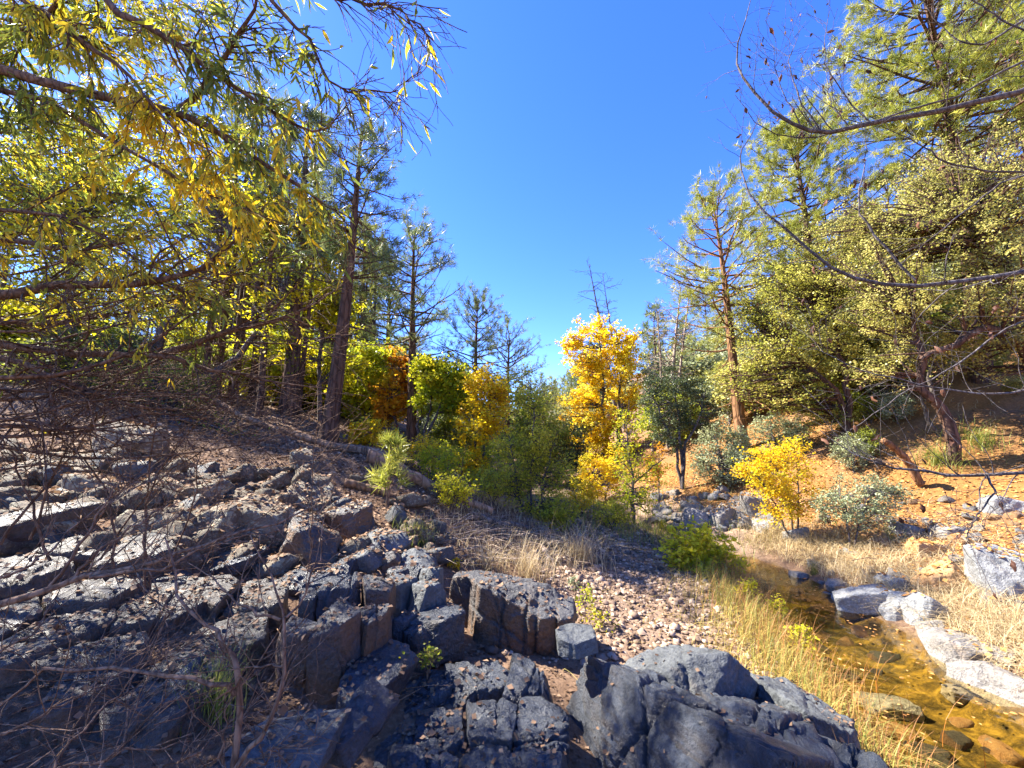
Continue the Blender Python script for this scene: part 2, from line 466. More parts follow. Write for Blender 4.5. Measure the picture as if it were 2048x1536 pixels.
leafmat('reed_red', [(0, (.18, .06, .025)), (.5, (.38, .17, .05)), (1, (.58, .36, .12))], .25, .6)
leafmat('gravel', [(0, (.11, .07, .045)), (.5, (.25, .17, .115)), (1, (.44, .34, .25))], 0, .85)

def ground_material():
    m, n, l, b, o = newmat('ground')
    def attr(k):
        a = n.new('ShaderNodeAttribute'); a.attribute_name = k; return a.outputs['Fac']
    t1 = tex(n, l, 'noise', 1.3, 8, .65); t2 = tex(n, l, 'noise', 22, 8, .75); t3 = tex(n, l, 'noise', 90, 4, .7)
    brown = ramp(n, [(.25, (.075, .045, .028)), (.5, (.17, .105, .066)), (.75, (.30, .20, .13))]); l.new(t2.outputs[0], brown.inputs[0])
    grav = ramp(n, [(.25, (.12, .075, .048)), (.5, (.25, .17, .115)), (.75, (.40, .30, .21))]); l.new(t3.outputs[0], grav.inputs[0])
    oran = ramp(n, [(.25, (.12, .055, .018)), (.5, (.27, .13, .038)), (.75, (.40, .22, .075))]); l.new(t2.outputs[0], oran.inputs[0])
    t6 = tex(n, l, 'noise', 6, 8, .75, dist=.6); bed = ramp(n, [(.36, (.022, .017, .005)), (.47, (.085, .058, .012)), (.57, (.19, .125, .020)), (.70, (.36, .25, .045))]); l.new(t6.outputs[0], bed.inputs[0])
    c = mixc(n, l, attr('gravel'), brown.outputs[0], grav.outputs[0])
    c = mixc(n, l, attr('orange'), c, oran.outputs[0])
    c = mixc(n, l, attr('bed'), c, bed.outputs[0])
    big = ramp(n, [(.3, (.7, .7, .7)), (.7, (1.2, 1.2, 1.2))]); l.new(t1.outputs[0], big.inputs[0])
    c = mixc(n, l, 1.0, c, big.outputs[0], 'MULTIPLY')
    l.new(c, b.inputs['Base Color']); b.inputs['Roughness'].default_value = .95; b.inputs['Specular IOR Level'].default_value = .15
    bp = n.new('ShaderNodeBump'); bp.inputs['Strength'].default_value = .8; bp.inputs['Distance'].default_value = .03
    ad = n.new('ShaderNodeMath'); ad.operation = 'MULTIPLY_ADD'
    l.new(t3.outputs[0], ad.inputs[0]); ad.inputs[1].default_value = .4; l.new(t2.outputs[0], ad.inputs[2])
    l.new(ad.outputs[0], bp.inputs['Height']); l.new(bp.outputs[0], b.inputs['Normal'])
ground_material()
def water_material():
    m, n, l, b, o = newmat('water')
    n.remove(b)
    tr = n.new('ShaderNodeBsdfTransparent'); tr.inputs[0].default_value = (.95, .86, .62, 1)
    gl = n.new('ShaderNodeBsdfGlossy'); gl.inputs['Roughness'].default_value = .03
    gl.inputs[0].default_value = (1, 1, 1, 1)
    fr = n.new('ShaderNodeFresnel'); fr.inputs[0].default_value = 1.33
    t = tex(n, l, 'noise', 5, 3, .5); bp = n.new('ShaderNodeBump'); bp.inputs['Strength'].default_value = .25; bp.inputs['Distance'].default_value = .03
    l.new(t.outputs[0], bp.inputs['Height']); l.new(bp.outputs[0], gl.inputs['Normal']); l.new(bp.outputs[0], fr.inputs['Normal'])
    mx = n.new('ShaderNodeMixShader')
    l.new(fr.outputs[0], mx.inputs[0]); l.new(tr.outputs[0], mx.inputs[1]); l.new(gl.outputs[0], mx.inputs[2]); l.new(mx.outputs[0], o.inputs[0])
water_material()

# ------------------------------------------------------------------ the setting: ground, water
def axis(lo, hi, dense_lo, dense_hi, step, grow_f):
    a = list(np.arange(dense_lo, dense_hi, step))
    s = step; x = dense_hi
    while x < hi: a.append(x); s *= grow_f; x += s
    a.append(hi)
    s = step; x = dense_lo; pre = []
    while x > lo: s *= grow_f; x -= s; pre.append(max(x, lo))
    return np.array(pre[::-1] + a)
def zones(x, y):
    s = x - cx(y)
    nz = fbm2(x * .8, y * .8, 4, 21)
    gr = np.clip((s + 3.9 + nz * .5) / .5, 0, 1) * np.clip((-.1 - s) / .4, 0, 1) * np.clip((y - 3.6) / 1.0, 0, 1) * np.clip((16 - y) / 5, 0, 1)
    gr2 = np.clip((s - .2) / .3, 0, 1) * np.clip((2.3 + nz - s) / .6, 0, 1) * np.clip((y - 8.2) / .6, 0, 1) * np.clip((15 - y) / 2, 0, 1)
    gr = np.maximum(gr, gr2)
    orr = np.clip((s - 1.5 + nz * .8) / .8, 0, 1) * np.clip(.85 + nz * 1.2, 0, 1) * np.clip((28 - y) / 10, 0, 1)
    z = H(x, y, False)
    bed = np.clip((.01 - z) / .05, 0, 1)
    return gr, orr, bed
def build_ground():
    X = axis(-420, 420, -9.0, 13.0, .12, 1.09)
    Y = axis(-60, 520, 0.6, 15.0, .12, 1.08)
    GX, GY = np.meshgrid(X, Y)
    Z = H(GX, GY)
    V = np.stack([GX, GY, Z], -1).reshape(-1, 3)
    nx, ny = len(X), len(Y)
    i = np.arange(nx - 1)[None]; j = np.arange(ny - 1)[:, None]
    a = j * nx + i
    F = np.stack([a, a + 1, a + nx + 1, a + nx], -1).reshape(-1, 4)
    g, o_, b = zones(V[:, 0], V[:, 1])
    me = make_mesh('ground', V, F, 'ground', {'gravel': g, 'orange': o_, 'bed': b}, True)
    tag(obj('ground', me), 'leaf strewn valley floor rising into banks on both sides', kind='structure')
build_ground()
def build_water():
    ys = np.linspace(-8, 10.5, 60)
    V = []; F = []
    for i, y in enumerate(ys):
        c = float(cx(y)); V += [[c - 1.6, y, 0], [c, y, 0], [c + 1.6, y, 0]]
        if i:
            a = 3 * i - 3
            F += [[a, a + 1, a + 4, a + 3], [a + 1, a + 2, a + 5, a + 4]]
    me = make_mesh('creek_water', np.array(V), np.array(F), 'water', None, True)
    tag(obj('creek_water', me), 'still amber creek pool beside the gravel bar', kind='structure')
build_water()

# ------------------------------------------------------------------ rocks
ICO = {}
def ico(level):
    if level not in ICO:
        bm = bmesh.new(); bmesh.ops.create_icosphere(bm, subdivisions=level, radius=1)
        bm.verts.ensure_lookup_table()
        ICO[level] = (np.array([v.co[:] for v in bm.verts]), np.array([[v.index for v in f.verts] for f in bm.faces]))
        bm.free()
    return ICO[level]
def poly_rock(planes_n, planes_d, ext, level, rng, rnd=60., amp=.03, freq=2.2, cracks=2, crack_w=.014, crack_d=.045, aniso=(1, 1, 1)):
    """star-shaped rock: intersection of half spaces n.x<d, with worn edges, rough and cracked"""
    D, F = ico(level)
    Dn = norm(D * np.asarray(ext))
    q = np.maximum(Dn @ planes_n.T, 1e-4) / planes_d[None]
    m = q.max(1, keepdims=True)
    r = 1.0 / (m[:, 0] * ((q / m) ** rnd).sum(1) ** (1 / rnd))
    P = Dn * r[:, None]
    size = float(np.mean(ext))
    off = rng.uniform(-50, 50, 3); sd = int(rng.integers(1000))
    Q = P * np.asarray(aniso)
    nz = fbm(Q * freq / size + off, 5, sd, .55)
    n2 = fbm(Q * freq * .8 / size + off + 31, 4, sd + 3, .5)
    n3 = fbm(Q * freq * 3.1 / size + off + 11, 3, sd + 5, .5)
    disp = amp * size * (nz - .55 * np.abs(n3)) + amp * .8 * size * np.abs(n2)
    if level >= 5:
        msk = np.clip(.5 + 2.0 * fbm(P * .9 / size + off + 3, 2, sd + 8), 0, 1)
        disp = disp - crack_d * .9 * size * np.exp(-(n2 / .035) ** 2) * msk
    for c in range(cracks):
        n_ = norm(rng.normal(size=3) * np.array([1, 1, .45])); d0 = rng.uniform(-.55, .55) * size
        dd = P @ n_ - d0 + .07 * size * fbm(P * 2.0 / size + off + 7, 4, 5)
        step = np.where(dd > 0, 1, -1) * rng.uniform(0, .035) * size
        disp = disp + step - crack_d * size * np.exp(-(dd / (crack_w * 1.0)) ** 2)
    return P + Dn * disp[:, None], F
def block_planes(rng, hx, hy, hz, tilt=.12, chips=5, taper=.0):
    base = np.array([[1, 0, 0], [-1, 0, 0], [0, 1, 0], [0, -1, 0], [0, 0, 1], [0, 0, -1]], float)
    d = [hx, hx, hy, hy, hz, hz]
    n = norm(base + rng.normal(0, tilt, base.shape))
    ext = np.array([hx, hy, hz])
    cn = norm(norm(rng.normal(size=(chips, 3))) / ext)
    cd = np.sqrt(((cn * ext) ** 2).sum(1)) * rng.uniform(.86, 1.2, chips)
    return np.concatenate([n, cn]), np.concatenate([np.array(d), cd]), ext
def rock_mesh(seed, hx, hy, hz, mat, level=5, **kw):
    rng = np.random.default_rng(seed)
    tl = kw.pop('tilt', .14); ch = kw.pop('chips', 6)
    n, d, e = block_planes(rng, hx, hy, hz, tl, ch)
    V, F = poly_rock(n, d, e, level, rng, **kw)
    return make_mesh('rock', V, F, mat, None, True)
def rot_mat(rx, ry, rz):
    from mathutils import Euler
    return Euler((rx, ry, rz))
def boulder(name, label, mat, u0, v0, u1, v1, D=None, depth=None, seed=0, yaw=0, pitch=0, roll=0, level=5, sink=.18, cat='boulder', group=None, shrink=1.0, **kw):
    """a boulder that fills the photo box (u0,v0)-(u1,v1), standing on the ground at its lower edge unless D is given"""
    if D is None: D = ground((u0 + u1) / 2, v1)[1]
    a = at(u0, v1, D); b = at(u1, v1, D); t = at((u0 + u1) / 2, v0, D)
    w = (b[0] - a[0]) / 2
    dp = depth if depth is not None else w * 1.0
    c_y = D + dp * .8
    bot = a[2] - sink * (t[2] - a[2])
    top_z = at((u0 + u1) / 2, v0, D + dp * .55)[2]
    hz = (top_z - bot) / 2
    k = (D + dp * .35) / D
    w *= shrink; hz *= shrink; bot += (1 - shrink) * hz * .3
    me = rock_mesh(seed, w * k, dp, max(hz, .02), mat, level, **kw)
    me.name = name
    o = obj(name, me, None, ((a[0] + b[0]) / 2 * k, c_y, bot + hz))
    o.rotation_euler = (R(pitch), R(roll), R(yaw))
    return tag(o, label, cat, group)
def outcrop(name, label, mat, seeds, tops, bottom, level=5, gap=.012, tilt=.10, seed=0, ghosts=None, cat='rock outcrop', slope=(0, 0), amp=.03, cracks=2, wall=.08, rnd=70., mats=None, chipf=(1.0, 1.45)):
    """bedrock split into fitting blocks: Voronoi cells with open joints, each block a part"""
    rng = np.random.default_rng(seed)
    seeds = np.asarray(seeds, float)
    allp = seeds if ghosts is None else np.concatenate([seeds, np.asarray(ghosts, float)])
    c = seeds.mean(0)
    root = thing(name, label, cat, (c[0], c[1], float(np.mean(bottom)) if np.ndim(bottom) else bottom))
    rb = np.array([c[0], c[1], root.location[2]])
    for i, s in enumerate(seeds):
        zt = tops[i]; zb = bottom[i] if np.ndim(bottom) else bottom
        dif = allp - s; ds = np.linalg.norm(dif, axis=1)
        nb = np.argsort(ds)[1:11]
        n2 = dif[nb] / ds[nb][:, None]
        pn = norm(np.concatenate([n2, rng.normal(0, wall, (len(nb), 1))], 1))
        pd = ds[nb] / 2 - gap * rng.uniform(.4, 1.8, len(nb))
        hz = (zt - zb) / 2
        top_n = norm(np.array([[slope[0] + rng.normal(0, tilt), slope[1] + rng.normal(0, tilt), 1.]]))
        chips = norm(np.concatenate([rng.normal(size=(3, 2)), rng.uniform(.3, 1.2, (3, 1))], 1))
        rr = float(np.min(pd)); 
        ext = np.array([rr * 1.25, rr * 1.25, hz])
        cd = np.sqrt(((chips * ext) ** 2).sum(1)) * rng.uniform(chipf[0], chipf[1], 3)
        N = np.concatenate([pn, top_n, [[0, 0, -1.]], chips]); Dd = np.concatenate([pd, [hz], [hz], cd])
        V, F = poly_rock(N, Dd, ext, level if s[1] < 3.6 and s[0] > -2.9 else min(level, 5), rng, rnd=rnd, amp=amp, cracks=cracks, crack_w=.009, crack_d=.10)
        me = make_mesh('rock_block', V, F, mats[i] if mats else mat, None, True)
        obj('rock_block', me, root, np.array([s[0], s[1], zb + hz]) - rb)
    return root

# foreground: the fractured slab in the middle, facing the camera
def px_seeds(pts, z):
    """pixel -> xy on the horizontal plane z"""
    out = []
    for u, v in pts:
        d = ray(u, v); t = (z - CAM_Z) / d[2]
        out.append((d[0] * t, d[1] * t))
    return np.array(out)
def ring(pts, pad, n=26):
    c = pts.mean(0); r = np.linalg.norm(pts - c, axis=1).max()
    # ghost seeds: mirror each outer point outwards
    out = []
    for k in range(n):
        a = 2 * PI * k / n; d = np.array([math.cos(a), math.sin(a)])
        pr = (pts - c) @ d; p = pts[np.argmax(pr)]
        out.append(c + d * (pr.max() + pad) + (p - c - d * pr.max()) * .55)
    return np.array(out)
sl = [(840, 1365), (960, 1350), (1060, 1360), (880, 1440), (985, 1430), (790, 1450), (1075, 1440), (850, 1530), (960, 1525), (1075, 1540)]
S = px_seeds(sl, .50)
tops = [.50 + .10 * (p[1] - 3.0) + .018 * ((i * 7) % 5 - 2) for i, p in enumerate(S)]
outcrop('rock_slab', 'low cracked blue-black rock slab at the bottom centre of the picture', 'rock_dark', S, tops, .12, 6, .002, .04, 3, ring(S, .32), slope=(0, -.12), wall=.22, amp=.07, cracks=5, chipf=(1.2, 1.7))

# the flat-topped block standing on it
# ledges left of it
S = px_seeds([(668, 1248), (750, 1215), (692, 1188), (598, 1245), (635, 1190), (760, 1178)], 1.0)
tops = [1.02, .99, 1.09, 1.0, 1.12, 1.06]
outcrop('brown_ledge', 'tall brown-faced rock ledge with blue-grey tops left of the flat-topped block', 'rock_brown', S, tops, .3, 6, .008, .10, 12, ring(S, .25), amp=.05, cracks=2, slope=(0.12, -.12), mats=['rock_brown', 'rock_brown', 'rock_dark', 'rock_brown', 'rock_dark', 'rock_brown'])
S = px_seeds([(815, 1165), (850, 1170), (835, 1140), (870, 1150), (790, 1150), (800, 1195), (840, 1205)], .95)
outcrop('upright_columns', 'cluster of narrow upright rock columns touching the left end of the flat-topped block', 'rock_slate', S, [.99, .97, 1.02, 1.0, 1.02, .80, .76], .3, 5, .006, .12, 13, ring(S, .18), amp=.05, cracks=2, mats=['rock_slate', 'rock_slate', 'rock_dark', 'rock_slate', 'rock_dark', 'rock_dark', 'rock_dark'])
S = px_seeds([(110, 1280), (40, 1225), (300, 1235), (400, 1300), (240, 1300), (470, 1245), (400, 1200), (520, 1190), (250, 1180), (130, 1190), (330, 1345), (-40, 1290), (190, 1235), (30, 1170), (170, 1340)], .95)
tops = [max(.92 + .13 * (p[1] - 3.3) - .02 * p[0] - .03 * (i % 3), float(H(p[0], p[1])) + .13) for i, p in enumerate(S)]
outcrop('smooth_ledge', 'broad smooth dark rock ledge at lower left behind the bare twigs', 'rock_neutral', S, tops, .35, 6, .006, .06, 21, ring(S, .45), amp=.06, cracks=3, slope=(.03, -.16), chipf=(1.15, 1.6))

# single foreground boulders
def rock_at(label, mat, c, half, yaw, roll=0, pitch=0, seed=0, level=7, **kw):
    me = rock_mesh(seed, half[0], half[1], half[2], mat, level, **kw); me.name = 'boulder'
    o = obj('boulder', me, None, c); o.rotation_euler = (R(pitch), R(roll), R(yaw))
    return tag(o, label, 'boulder')
rock_at('long dark ridge-backed boulder slanting down to the bottom edge right of centre', 'rock_dark', (.90, 2.78, .30), (.25, .74, .37), 25, 28, 0, 5, cracks=8, amp=.07, freq=1.9, chips=3, aniso=(1.8, .5, 1.8), tilt=.10, crack_d=.10)
rock_at('big rounded blue-black boulder at the bottom edge beside the creek reeds', 'rock_dark', (1.38, 2.55, .28), (.22, .53, .42), -4, 6, -3, 9, 6, cracks=8, amp=.07, freq=1.9, chips=5, aniso=(1.5, .6, 1.4), tilt=.14, crack_d=.10)
rock_at('cracked dark boulder right of the big rounded one by the reeds', 'rock_dark', (1.68, 2.58, .14), (.22, .52, .38), 10, 26, 0, 14, 6, cracks=10, amp=.08, freq=2.0, chips=5, aniso=(1.4, .7, 1.3), tilt=.14, crack_d=.10)
rock_at('smooth grey-green boulder behind the long ridge-backed one', 'rock_slate', (1.26, 3.25, .34), (.36, .34, .34), 20, 18, -6, 17, 6, cracks=4, amp=.07, chips=8, aniso=(1.5, .6, 1.5))
rock_at('small grey rounded stone with fine cracks beside the creek reeds', 'rock_slate', (1.98, 3.0, .24), (.22, .28, .26), 20, 15, 0, 19, 6, cracks=5, amp=.08, chips=8)
boulder('boulder', 'pointed dark stone in the gap between the ledges at lower centre left', 'rock_dark', 660, 1425, 745, 1510, D=2.25, depth=.2, seed=22, level=5, roll=20, pitch=15)
boulder('boulder', 'dark wedge of rock in the shaded gap under the flat-topped block', 'rock_dark', 795, 1225, 910, 1320, D=3.55, depth=.3, seed=23, level=5, yaw=20)
boulder('boulder', 'bluish slab filling the gap left of the cracked slab', 'rock_dark', 690, 1340, 790, 1420, D=2.75, depth=.3, seed=24, level=5, yaw=-20)
boulder('boulder', 'small pale-topped stone at the top end of the ridge-backed boulder', 'rock_slate', 1115, 1265, 1195, 1310, D=3.15, depth=.14, seed=25, level=5, roll=-10)
boulder('boulder', 'rough dark stone at lower left among twigs beside the grass tuft', 'rock_dark', 290, 1345, 400, 1450, D=2.55, depth=.25, seed=27, level=5, roll=-25)
boulder('boulder', 'dark flat rock at the bottom edge near the twig stems', 'rock_slate', 440, 1495, 640, 1580, D=1.95, depth=.25, seed=28, level=5)
def jointed_block():
    rg = np.random.default_rng(88)
    n_, d_, e = block_planes(rg, .64, .30, .33, .05, 5)
    V, F = poly_rock(n_, d_, e, 6, rg, rnd=90., amp=.12, freq=1.8, cracks=5, crack_d=.06, aniso=(1, 1, .5))
    for x0 in (-.34, -.05, .19, .29, .47):   # upright joints, each column standing a little in or out
        dd = V[:, 0] - x0 + .03 * fbm(V * 3, 3, 4)
        front = np.clip((-V[:, 1] - .05) / .2, 0, 1)
        V[:, 1] += front * (.035 * np.exp(-(dd / .010) ** 2) + np.where(dd > 0, 1, 0) * rg.uniform(-.06, .06) * (1 + .8 * fbm(V * 2.5 + x0 * 9, 3, 6)))
    V[:, 1] += np.clip((-V[:, 0] - .30) * 8, 0, 1) * np.clip((-V[:, 1]) / .2, 0, 1) * .16   # left end stands back
    V[:, 2] += .03 * np.clip(V[:, 2] / .3, 0, 1) * (np.abs(fbm(V * np.array([5, 9, 5]), 4, 12)) - .3)
    o = obj('boulder', make_mesh('boulder', V, F, 'rock_brown', None, True), None, (-.02, 4.36, .53)); o.rotation_euler = (R(-3), R(3), R(-7))
    tag(o, 'flat-topped dark block with upright joints standing beside the gravel bar', 'boulder')
jointed_block()
# mid-left tumble of angular blocks
spec = [(550, 1050, 650, 1135, 'rock_brown', 'large brown-faced angular block above the blue ledge'),
        (640, 1010, 740, 1075, 'rock_brown', 'pale-topped brown block on the upper ledge'),
        (720, 1065, 800, 1110, 'rock_slate', 'light angular boulder on top of the small tumble'),
        (690, 1100, 760, 1140, 'rock_slate', 'low grey stone under the light angular boulder'),
        (755, 1105, 800, 1140, 'rock_brown', 'cube-shaped brown stone in the small tumble'),
        (795, 1105, 870, 1150, 'rock_slate', 'blocky grey stone behind the upright columns'),
        (380, 1110, 510, 1150, 'rock_dark', 'flat dark slab with a leaf-filled crack behind the twigs'),
        (505, 1115, 570, 1150, 'rock_lichen', 'squat lichened stone beside the flat dark slab'),
        (230, 1030, 340, 1090, 'rock_lichen', 'lichen-crusted slab above the twig fork'),
        (350, 1020, 460, 1075, 'rock_lichen', 'pale lichen-covered slab at the middle of the upper ledge'),
        (440, 1005, 560, 1075, 'rock_lichen', 'broad lichened slab lit by sun on the upper ledge'),
        (10, 1010, 105, 1055, 'rock_lichen', 'rounded mossy rock at the left edge'),
        (30, 1040, 120, 1080, 'rock_lichen', 'tilted pale green rock at the left edge'),
        (60, 920, 200, 960, 'rock_lichen', 'long low rock on the sunlit left bank'),
        (190, 855, 300, 925, 'rock_lichen', 'big grey boulder under the left thicket'),
        (330, 970, 420, 1010, 'rock_lichen', 'flat sunlit rock below the left thicket'),
        (560, 985, 650, 1020, 'rock_lichen', 'grey slab at the foot of the fallen log'),
        (580, 900, 620, 950, 'rock_lichen', 'upright grey rock leaning below the log'),
        (120, 960, 200, 1000, 'rock_lichen', 'pale broken rock in leaf litter at far left'),
        (540, 1150, 620, 1190, 'rock_dark', 'flat blue-grey stone between the twig stems'),
        (620, 1130, 700, 1175, 'rock_dark', 'dark shattered stone left of the small tumble'),
        (270, 1150, 360, 1190, 'rock_dark', 'dark stone with pale spots behind the thick tan branch')]
for i, (a, b, c, d, m_, lb) in enumerate(spec):
    boulder('boulder', lb, m_, a, b, c, d, seed=100 + i, level=4 if c - a < 85 else 5, yaw=(i * 37) % 80 - 40, roll=(i * 13) % 36 - 18, pitch=(i * 7) % 24 - 14, cracks=3, amp=.09, sink=.5, tilt=.24, chips=9)
# right bank and creek rocks
spec = [(1690, 1168, 1800, 1232, 'rock_grey', 'long grey slate rock at the water edge, largest of its row', .25),
        (1672, 1188, 1722, 1212, 'rock_grey', 'small grey rock at the left tip of the slate row', .12),
        (1775, 1172, 1845, 1238, 'rock_grey', 'squarish slate rock in the middle of the row by the water', .2),
        (1830, 1182, 1895, 1248, 'rock_grey', 'pointed dark slate rock at the right end of the row', .2),
        (1888, 1262, 1992, 1336, 'rock_pale', 'white sharp-edged boulder lit by sun at the creek edge', .28),
        (1850, 1240, 1900, 1272, 'rock_pale', 'small white rock between the slate row and the white boulder', .12),
        (1960, 1290, 2030, 1335, 'rock_pale', 'low white rock behind the sharp-edged white boulder', .2),
        (1995, 1330, 2080, 1415, 'rock_pale', 'cream rock at the right edge by the water', .3),
        (1890, 1372, 1985, 1400, 'rock_pale', 'flat white slab lying in the shallow water', .10),
        (1735, 1395, 1845, 1438, 'rock_grey', 'half-sunk flat grey slab in the reeds', .14),
        (1858, 1128, 1955, 1188, 'rock_orange', 'orange-stained block on the leafy right bank', .25),
        (1992, 1083, 2110, 1205, 'rock_grey', 'tall grey slab with branch shadows at the right edge', .35),
        (1775, 1150, 1830, 1182, 'rock_grey', 'grey stone behind the slate row', .15),
        (1660, 1158, 1700, 1182, 'rock_pale', 'small pale stone in dry grass by the slate row', .12),
        (1585, 1140, 1625, 1165, 'rock_pale', 'pale cube stone at the far edge of the pool', .12),
        (1490, 985, 1545, 1040, 'rock_pale', 'white blocky rock beside the yellow shrub', .3),
        (1370, 1015, 1420, 1055, 'rock_pale', 'large pale rock at the front of the stone pile', .3),
        (1420, 1010, 1490, 1050, 'rock_pale', 'flat cream rock in the stone pile', .3),
        (1510, 1035, 1570, 1065, 'rock_grey', 'flat slate stone under the yellow shrub', .3),
        (1575, 1055, 1625, 1085, 'rock_grey', 'round grey stone below the yellow shrub', .2),
        (1830, 1080, 1900, 1110, 'rock_orange', 'low rusty rock on the orange leaf litter', .25),
        (1890, 1045, 1945, 1075, 'rock_pale', 'pale rock half buried in orange leaves', .25),
        (1985, 985, 2048, 1030, 'rock_grey', 'grey rock high on the right bank', .3),
        (1800, 1045, 1850, 1075, 'rock_grey', 'grey stone at the edge of the orange litter', .2),
        (1740, 1060, 1790, 1090, 'rock_orange', 'rusty stone among dry grass on the right bank', .2)]
for i, (a, b, c, d, m_, lb, dp) in enumerate(spec):
    boulder('boulder', lb, m_, a, b, c, d, seed=200 + i, depth=dp, level=4 if c - a < 62 else 5, yaw=(i * 41) % 50 - 25, roll=(i * 17) % 24 - 12, pitch=(i * 11) % 16 - 8, cracks=3, amp=.08, sink=.35, chips=8, shrink=.84)

# scattered stones: shared meshes
SM = {m_: [rock_mesh(300 + 10 * k + i, 1, rr, zz, m_, 3, cracks=0, amp=.10) for i, (rr, zz) in enumerate([(.8, .55), (.7, .7), (1.0, .45), (.65, .5), (.9, .6)])]
      for k, m_ in enumerate(['rock_lichen', 'rock_pale', 'rock_slate', 'rock_orange', 'rock_brown', 'rock_grey'])}
def scatter_rock(name, label, group, x, y, size, m_, rng, cat='stone', sink=.3):
    o = obj(name, random.Random(int(rng.integers(1 << 30))).choice(SM[m_]), None, (x, y, float(H(x, y)) + size * (.5 - sink)))
    o.scale = (size, size, size)
    o.rotation_euler = (rng.normal(0, .25), rng.normal(0, .25), rng.uniform(0, 6.28))
    return tag(o, label, cat, group)
rng = np.random.default_rng(77)
for k in range(170):      # left slope
    u = rng.uniform(-60, 900); v = rng.uniform(905, 1130) 
    if v < 905 + (u / 900) * 60: continue
    p = ground(u, v)
    if p[1] > 13 or p[1] < 3.4: continue
    scatter_rock('rubble_stone', 'grey lichened rubble stone lying on the left bank below the pines', 'rubble stones on the left bank', p[0], p[1], float(rng.uniform(.06, .22)), 'rock_lichen' if rng.random() < .8 else 'rock_slate', rng)
for k in range(95):       # pale pile
    u = rng.uniform(1310, 1540); v = 985 + rng.uniform(0, 75)
    p = ground(u, v)
    scatter_rock('pale_stone', 'pale broken stone in the rock pile across the creek', 'pale stones in the rock pile', p[0], p[1], float(rng.uniform(.06, .2)), 'rock_pale' if rng.random() < .75 else 'rock_grey', rng)
for k in range(70):       # right bank
    u = rng.uniform(1620, 2070); v = rng.uniform(1000, 1240)
    p = ground(u, v)
    if p[0] - cx(p[1]) < .6: continue
    scatter_rock('bank_stone', 'small stone in the orange leaf litter of the right bank', 'stones in the orange litter', p[0], p[1], float(rng.uniform(.04, .14)), ['rock_pale', 'rock_grey', 'rock_orange'][k % 3], rng)
for k in range(260):      # cobbles of the gravel bar
    y = rng.uniform(6.9, 11); s = rng.uniform(-3.0, -.5); x = float(cx(y)) + s
    scatter_rock('cobble', 'rounded grey-tan cobble on the gravel bar', 'cobbles on the gravel bar', x, y, float(rng.uniform(.022, .062)), ['rock_pale', 'rock_lichen', 'rock_slate', 'rock_brown'][k % 4], rng, cat='cobble')
for k in range(45):       # bed stones under water
    y = rng.uniform(3, 8); x = float(cx(y)) + rng.uniform(-.6, .6)
    scatter_rock('bed_stone', 'brown stone lying under the water of the pool', 'stones on the creek bed', x, y, float(rng.uniform(.04, .13)), 'rock_brown' if k % 3 else 'rock_orange', rng, cat='stone', sink=.7)

def stone_bits(name, label, x, y, size, mat, rng):
    """very many small stones, one mesh"""
    V0 = np.array([[1, 0, 0], [-1, 0, 0], [0, .8, 0], [0, -.8, 0], [0, 0, .6], [0, 0, -.6], [.6, .6, .35], [-.6, .5, .4], [.5, -.6, .4], [-.6, -.5, .35]])
    F0 = np.array([[4, 0, 6], [4, 6, 2], [4, 2, 7], [4, 7, 1], [4, 1, 9], [4, 9, 3], [4, 3, 8], [4, 8, 0], [0, 2, 6], [2, 1, 7], [1, 3, 9], [3, 0, 8]])
    n = len(x)
    a = rng.uniform(0, 6.28, n); c, s = np.cos(a), np.sin(a)
    V = V0[None] * rng.uniform(.65, 1.3, (n, 10, 1)) * np.stack([size * rng.uniform(.7, 1.3, n), size * rng.uniform(.7, 1.3, n), size], 1)[:, None]
    W = np.stack([V[..., 0] * c[:, None] - V[..., 1] * s[:, None], V[..., 0] * s[:, None] + V[..., 1] * c[:, None], V[..., 2]], -1)
    W += np.stack([x, y, H(x, y) + size * .2], 1)[:, None]
    F = (F0[None] + (np.arange(n) * 10)[:, None, None]).reshape(-1, 3)
    me = make_mesh(name, W.reshape(-1, 3), F, mat, {'rnd': np.repeat(rng.random(n), 10)})
    tag(obj(name, me), label, 'gravel', kind='stuff')
n = 7500
y = rng.uniform(4.0, 12, n); s = rng.uniform(-3.9, -.35, n)
stone_bits('gravel', 'loose pinkish gravel covering the bar beside the creek', cx(y) + s, y, rng.gamma(2.2, .009, n) + .006, 'gravel', rng)

# ------------------------------------------------------------------ ground cover
bpy.context.view_layer.update()
DG = bpy.context.evaluated_depsgraph_get()
def drop(x, y, min_nz=.55):
    P = []; N = []
    for a, b in zip(x, y):
        hit, loc, nor, idx, ob, mx = SC.ray_cast(DG, Vector((a, b, float(H(a, b, False)) + 3.0)), Vector((0, 0, -1)))
        if hit and nor.z > min_nz and loc.z > .02: P.append(loc); N.append(nor)
    return np.array([p[:] for p in P]), np.array([p[:] for p in N])
def litter(name, label, x, y, size, mat, rng, kind='rhomb', cat='leaf litter', lift=.010, zmax=None):
    pos, nor = drop(x, y)
    if zmax is not None:
        k_ = (pos[:, 2] < zmax + np.where(pos[:, 0] < -1, .6, 0)) | (rng.random(len(pos)) < .12)
        pos, nor = pos[k_], nor[k_]
    n = len(pos)
    pos = pos + nor * lift
    d = rng.normal(size=(n, 3)); d[:, 2] *= .25
    nn = nor + rng.normal(0, .30, (n, 3))
    V, F = leaves(kind, pos, d, nn, size * rng.uniform(.6, 1.4, n))
    k = len(LT[kind][0])
    me = make_mesh(name, V, F, mat, {'rnd': np.repeat(rng.random(n), k)})
    return tag(obj(name, me), label, cat, kind='stuff')
n = 19000
D_ = rng.uniform(3.2, 16, n); s = rng.gamma(2., 1.6, n) + .9
